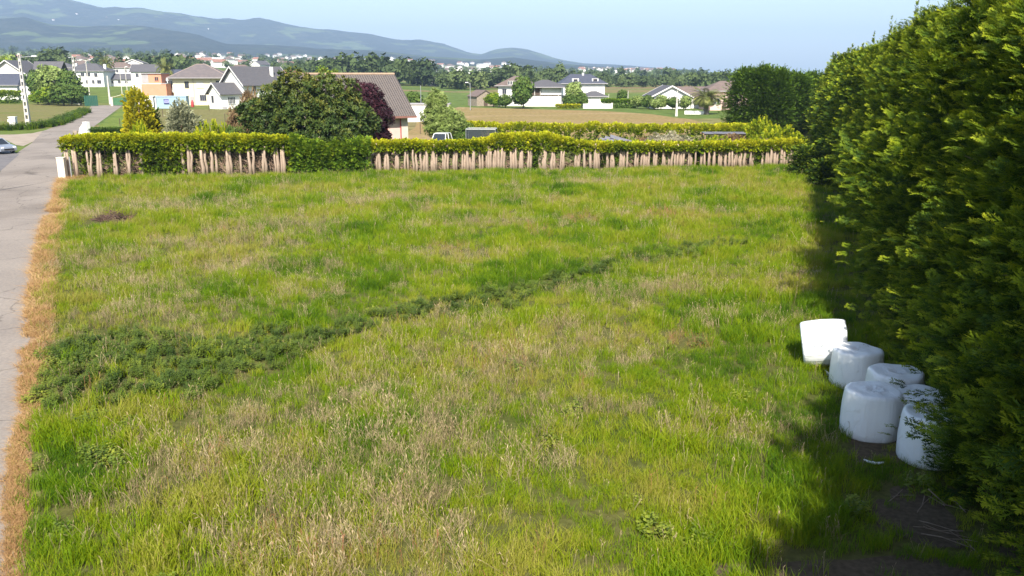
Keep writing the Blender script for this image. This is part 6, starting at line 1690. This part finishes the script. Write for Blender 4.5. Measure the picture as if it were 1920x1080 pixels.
# ------------------------------------------------------------------ garden things behind the hedge
t = empty("net_cage", (gx(903, 92, 1), 92, 0), R(-4), "dark netted frame on the lawn right of the pale green tree", "net cage")
t.scale = (1, 1, 1.16)
NET = surf("dark_net", (0.03, 0.04, 0.045), (0.04, 0.05, 0.055), scale=5, rough=0.8)
fr = MB()
for (a, b) in ((-1.55, -1.0), (1.55, -1.0), (-1.55, 1.0), (1.55, 1.0)): fr.tube([(a, b, -0.1), (a, b, 2.0)], 0.035, 6)
for (a, b) in (((-1.55, -1.0), (1.55, -1.0)), ((-1.55, 1.0), (1.55, 1.0)), ((-1.55, -1.0), (-1.55, 1.0)), ((1.55, -1.0), (1.55, 1.0))): fr.tube([(*a, 2.0), (*b, 2.0)], 0.035, 6)
fr.build("frame", GALV, t)
nb = MB()
for k in range(48):
    u_ = -1.53 + 3.06 * k / 47; nb.box(u_ - 0.018, u_ + 0.018, -1.0, -0.995, 0.05, 1.97); nb.box(u_ - 0.018, u_ + 0.018, 0.995, 1.0, 0.05, 1.97)
for k in range(30):
    z = 0.05 + k * 0.066; nb.box(-1.54, 1.54, -1.012, -1.006, z - 0.014, z + 0.014); nb.box(-1.54, 1.54, 1.006, 1.012, z - 0.014, z + 0.014)
for k in range(30):
    v_ = -0.97 + 1.94 * k / 29; nb.box(-1.56, -1.555, v_ - 0.018, v_ + 0.018, 0.05, 1.97); nb.box(1.555, 1.56, v_ - 0.018, v_ + 0.018, 0.05, 1.97)
nb.build("net", NET, t)
SHEETM = surf("weathered_sheet", (0.17, 0.17, 0.19), (0.12, 0.12, 0.14), scale=2, rough=0.8, dirt=(0.2, 0.16, 0.14))
t = empty("roof_sheets", (gx(1163, 86, 1), 86, 0), R(-8), "slumped grey corrugated sheets between the two hedges", "sheets")
for k in range(3):
    mb = MB(); pr = []
    for i in range(13): pr.append((-0.5 + i / 12, 0.05 * (i % 2)))
    pr2 = pr + [(x_, z_ - 0.02) for x_, z_ in pr[::-1]]
    mb.prism(pr2, 'x', -1.7, 1.7)
    o = mb.build("sheet", SHEETM, t, (-0.4 + k * 0.5, -0.6 + k * 0.55, 1.35 + 0.06 * k), (R(14), R(12 + 2 * k), R(3 * k)))
for (a, b, h) in ((-1.9, -0.7, 1.65), (1.6, -0.7, 0.9), (-1.6, 1.1, 1.75), (1.8, 1.1, 0.95)): MB().tube([(a, b, -0.1), (a, b, h)], 0.05, 6).build("prop", TWIG, t)
PERG = surf("old_timber", (0.30, 0.20, 0.13), (0.22, 0.15, 0.10), scale=4, rough=0.9)
t = empty("pergola", (gx(1356, 92, 1), 92, 0), R(-3), "rough timber pergola roofed with grey sheets at the right", "pergola")
for a in (-2.1, -0.8, 0.8, 2.1):
    for b in (-0.9, 0.9): MB().box(a - 0.06, a + 0.06, b - 0.06, b + 0.06, -0.1, 1.75).build("post", PERG, t)
for b in (-0.9, 0.9): MB().box(-2.35, 2.35, b - 0.05, b + 0.05, 1.75, 1.87).build("beam", PERG, t)
for k in range(4): MB().box(-2.2 + k * 1.12, -1.12 + k * 1.12, -1.05, 1.05, 1.88 + 0.01 * (k % 2), 1.91 + 0.01 * (k % 2)).build("roof_sheet", SHEETM, t, rot=(R(2), 0, 0))
MB().box(-2.2, 2.2, -0.95, -0.88, 0.9, 0.98).build("rail", PERG, t)

# ------------------------------------------------------------------ cars
TYRE = surf("tyre", (0.02, 0.02, 0.02), (0.03, 0.03, 0.03), scale=8, rough=0.9)
CGLASS = surf("car_glass", (0.02, 0.025, 0.03), (0.03, 0.035, 0.04), scale=1, rough=0.05, spec=0.9)
CHROME = surf("wheel_rim", (0.55, 0.55, 0.56), (0.45, 0.45, 0.46), scale=6, rough=0.35, metal=0.9)
HEADL = surf("headlight_lens", (0.75, 0.76, 0.78), (0.65, 0.66, 0.7), scale=6, rough=0.1, spec=0.8)
REDL = surf("tail_lens", (0.4, 0.02, 0.02), (0.35, 0.02, 0.02), scale=6, rough=0.15)
def car(label, loc, rz, paint, tall=1.0):
    """hatchback, nose towards -y"""
    t = empty("parked_car", loc, rz, label, "car")
    side = [(-2.0, 0.32), (-2.05, 0.55), (-1.95, 0.78), (-1.1, 0.95), (1.9, 1.0), (2.02, 0.75), (2.0, 0.32)]
    mb = MB(); n = len(side)
    for k, (w, ins) in enumerate(((-0.80, 0.12), (-0.86, 0.0), (0.86, 0.0), (0.80, 0.12))):
        for (yy_, zz_) in side: mb.v.append((w, yy_ * (1 - ins * 0.15), zz_ - (0.02 if ins and zz_ > .7 else 0)))
    for k in range(3):
        for i in range(n):
            j_ = (i + 1) % n; mb.f.append((k * n + i, k * n + j_, (k + 1) * n + j_, (k + 1) * n + i)); mb.m.append(0)
    mb.f.append(tuple(range(n))[::-1]); mb.f.append(tuple(range(3 * n, 4 * n))); mb.m += [0, 0]
    body = mb.build("body", paint, t, bevel=0.05, seg=3)
    H = 1.5 * tall
    lo = [(-0.80, -1.0, 0.94), (0.80, -1.0, 0.94), (0.82, 1.85, 0.97), (-0.82, 1.85, 0.97)]; hi = [(-0.62, -0.2, H), (0.62, -0.2, H), (0.64, 1.55, H - 0.03), (-0.64, 1.55, H - 0.03)]
    mb = MB(); mb.v = lo + hi; mb.f = [(0, 1, 5, 4), (1, 2, 6, 5), (2, 3, 7, 6), (3, 0, 4, 7), (4, 5, 6, 7)]; mb.m = [0] * 5
    mb.build("windows", CGLASS, t)
    MB().prism([(-0.26, H - 0.01), (1.6, H - 0.04), (1.5, H + 0.04), (0.6, H + 0.07), (-0.1, H + 0.05)], 'x', -0.63, 0.63).build("roof", paint, t, bevel=0.03)
    pl = MB()
    for sg_ in (-1, 1):
        for (a, b) in ((lo[0], hi[0]), (lo[3], hi[3])): pl.tube([(sg_ * abs(a[0]), a[1], a[2]), (sg_ * abs(b[0]), b[1], b[2])], 0.045, 6)
        pl.tube([(sg_ * 0.815, 0.45, 0.95), (sg_ * 0.635, 0.55, H)], 0.045, 6)
    pl.build("window_pillars", paint, t)
    for sg_ in (-1, 1):
        for yy_ in (-1.3, 1.25):
            w = MB().lathe([(0.2, -0.1), (0.31, -0.09), (0.33, 0.0), (0.31, 0.09), (0.2, 0.1)], 20).build("wheel", TYRE, t, (sg_ * 0.78, yy_, 0.33), (0, R(90), 0), smooth_shade=True)
            MB().lathe([(0.02, -0.105), (0.2, -0.11), (0.2, 0.11), (0.02, 0.105)], 16).build("rim", CHROME, w)
        MB().box(-0.16, 0.16, -0.05, 0.05, -0.08, 0.08).build("headlight", HEADL, t, (sg_ * 0.62, -1.98, 0.68), (R(-12), 0, 0), bevel=0.02)
        MB().box(-0.1, 0.1, -0.05, 0.05, -0.14, 0.14).build("tail_light", REDL, t, (sg_ * 0.72, 1.97, 0.8), bevel=0.02)
        MB().box(-0.09, 0.09, -0.05, 0.05, -0.06, 0.06).build("mirror", paint, t, (sg_ * 0.93, -0.75, 1.02), bevel=0.02)
    MB().box(-0.5, 0.5, -2.07, -2.03, 0.42, 0.58).build("grille", TYRE, t)
    return t
PW = surf("white_car_paint", (0.78, 0.78, 0.78), (0.76, 0.76, 0.76), scale=1, rough=0.25, spec=0.5, coat=0.5)
PS = surf("silver_car_paint", (0.34, 0.37, 0.42), (0.32, 0.35, 0.40), scale=1, rough=0.3, metal=0.4, coat=0.5)
car("white car parked behind the hedge below the pale green tree", (gx(826, 90, 1.5), 90, 0), R(-12), PW, 1.3)
car("silver blue car at the left edge beside the lane", (gx(-6, 89, 0.6), 89, 0), R(62), PS, 1.0)

# ------------------------------------------------------------------ woods (masses, not countable)
WOODM = leafmat("far_wood_leaf", [(0.0, (0.036, 0.058, 0.022)), (0.5, (0.085, 0.12, 0.04)), (1.0, (0.165, 0.205, 0.07))], trans=0.15, rough=0.8, spec=0.1, leafattr="leaf", leafamt=0.3)
def far_tree(seed, conical=False):
    r = np.random.RandomState(seed); n = 52
    d = r.normal(0, 1, (n, 3)); d /= np.linalg.norm(d, axis=1, keepdims=True)
    lob = r.normal(0, 0.28, (6, 3)); k = r.randint(0, 6, n)
    P = np.array([0, 0, 0.6]) + lob[k] * np.array([0.5, 0.5, 0.55]) + d * np.array([0.27, 0.27, 0.26]) * r.uniform(0.7, 1.1, n)[:, None]
    P[:, 2] = np.clip(P[:, 2], 0.02, None)
    V, F, T, L = bake(ROSE_LOW, r.randint(0, 3, n), P, frames(d + np.array([0, 0, .4]), r, r.uniform(0, 6, n)), 0.21 * r.uniform(0.7, 1.3, n), np.zeros(n))
    return V, F, r.uniform(0, 1, len(V))
FT_ = [far_tree(s) for s in (1, 2, 3, 4)]
def wood(name, label, spec, seed):
    """spec: list of (px0, px1, Y0, Y1, h0, h1, count, tint)"""
    r = np.random.RandomState(seed); P = []; S = []; T = []; W = []
    for (a, b, Y0, Y1, h0, h1, n, tn) in spec:
        px = r.uniform(a, b, n); Y = r.uniform(Y0, Y1, n); x = (px - 960) / 1600 * Y * math.cos(PITCH)
        z = ground_z(x, Y); P.append(np.stack([x, Y, z - 0.5], 1)); S.append(r.uniform(h0, h1, n)); T.append(np.clip(r.normal(tn, 0.13, n), 0, 1))
    P = np.vstack(P); S = np.concatenate(S); T = np.concatenate(T); n = len(P)
    a = r.uniform(0, 6.28, n); M = np.zeros((n, 3, 3)); wd = r.uniform(0.8, 1.15, n)
    M[:, 0, 0] = np.cos(a) * wd; M[:, 1, 0] = np.sin(a) * wd; M[:, 0, 1] = -np.sin(a) * wd; M[:, 1, 1] = np.cos(a) * wd; M[:, 2, 2] = 1
    V, F, Tt, L = bake(FT_, r.randint(0, 4, n), P, M, S, T)
    return tag(link(name, mesh_np(name, V, F, [WOODM], {"tint": Tt, "leaf": L})), label, "wood", kind="stuff")
wood("woodland", "dark wood stretching behind the pink house roof", [(590, 800, 500, 600, 10, 14, 110, 0.3), (540, 620, 520, 700, 8, 12, 30, 0.4)], 1)
wood("woodland", "mixed wood behind the farmhouse and villa", [(800, 1060, 490, 580, 5.5, 8.5, 120, 0.45), (930, 1060, 490, 580, 8, 12, 55, 0.4), (830, 900, 430, 480, 6, 9, 30, 0.6)], 2)
wood("woodland", "low wood closing the green fields on the right", [(1000, 1380, 520, 660, 4.5, 7.5, 220, 0.4), (1290, 1400, 460, 560, 6, 8.5, 60, 0.3)], 3)
wood("woodland", "dark trees above the town on the left", [(228, 345, 480, 560, 6, 10, 50, 0.3), (290, 340, 500, 560, 9, 12, 14, 0.3), (62, 125, 480, 560, 8, 13, 26, 0.3), (0, 60, 480, 560, 7, 11, 18, 0.5), (500, 545, 480, 560, 5, 8, 16, 0.4)], 4)
wood("scattered_trees", "scattered trees among the far town houses", [(-100, 700, 620, 1500, 7, 12, 150, 0.4), (500, 1000, 700, 2000, 8, 13, 120, 0.4), (900, 1330, 700, 2200, 8, 12, 120, 0.4), (-100, 620, 1500, 2600, 9, 14, 120, 0.35)], 5)

# ------------------------------------------------------------------ the far town: single houses
def town_house(seed, w, d, e, r2, kind, roof):
    t = empty("town_house", (0, 0, -200))
    if kind == 'h': hip(t, -w / 2, w / 2, -d / 2, d / 2, e, r2, w * 0.35, w * 0.35, WHITE, roof, base=-2.0)
    else: gable(t, -w / 2, w / 2, -d / 2, d / 2, e, r2, kind, WHITE, roof, base=-2.0)
    return t
protos = [town_house(1, 12, 9, 6, 8.8, 'h', BROWNR), town_house(2, 14, 9, 5.5, 8.2, 'x', REDR), town_house(3, 10, 12, 6.5, 9.4, 'y', SLATE), town_house(4, 24, 13, 6.5, 8.4, 'x', surf("pale_sheet_roof", (0.55, 0.54, 0.52), (0.5, 0.49, 0.47), scale=1, rough=0.7))]
r = np.random.RandomState(77)
zones = [(-60, 330, 600, 1200, 46, "white house in the town at the foot of the hills on the left"), (300, 640, 800, 2300, 58, "white house in the distant town above the cream house"), (560, 940, 1100, 2500, 46, "white house in the distant town above the pink roof's wood"), (1090, 1262, 1900, 2500, 44, "white house in the far village above the right-hand wood"), (90, 420, 4300, 5600, 24, "white farmhouse on the green hillside"), (380, 960, 2300, 3300, 36, "tiny white house at the base of the hills")]
first = [True] * 4
for (a, b, Y0, Y1, n, lab) in zones:
    for k in range(n):
        px = r.uniform(a, b); Y = r.uniform(Y0, Y1); x = (px - 960) / 1600 * Y * math.cos(PITCH)
        i = r.choice(4, p=[0.42, 0.28, 0.2, 0.1]); s = r.uniform(0.85, 1.25) * (0.7 if Y > 4000 else 1.15 if Y > 1800 else 1.0)
        loc = (x, Y, G(x, Y)); rz_ = r.uniform(-0.8, 0.8)
        if first[i]:
            o = protos[i]; o.location = loc; o.rotation_euler = (0, 0, rz_); o.scale = (s, s, s); first[i] = False
        else:
            o = copy_tree(protos[i], None, loc, rz_, (s, s, s))
        tag(o, lab, "house", lab.replace("white house", "houses").replace("tiny houses", "houses").replace("white farmhouse", "farmhouses"))
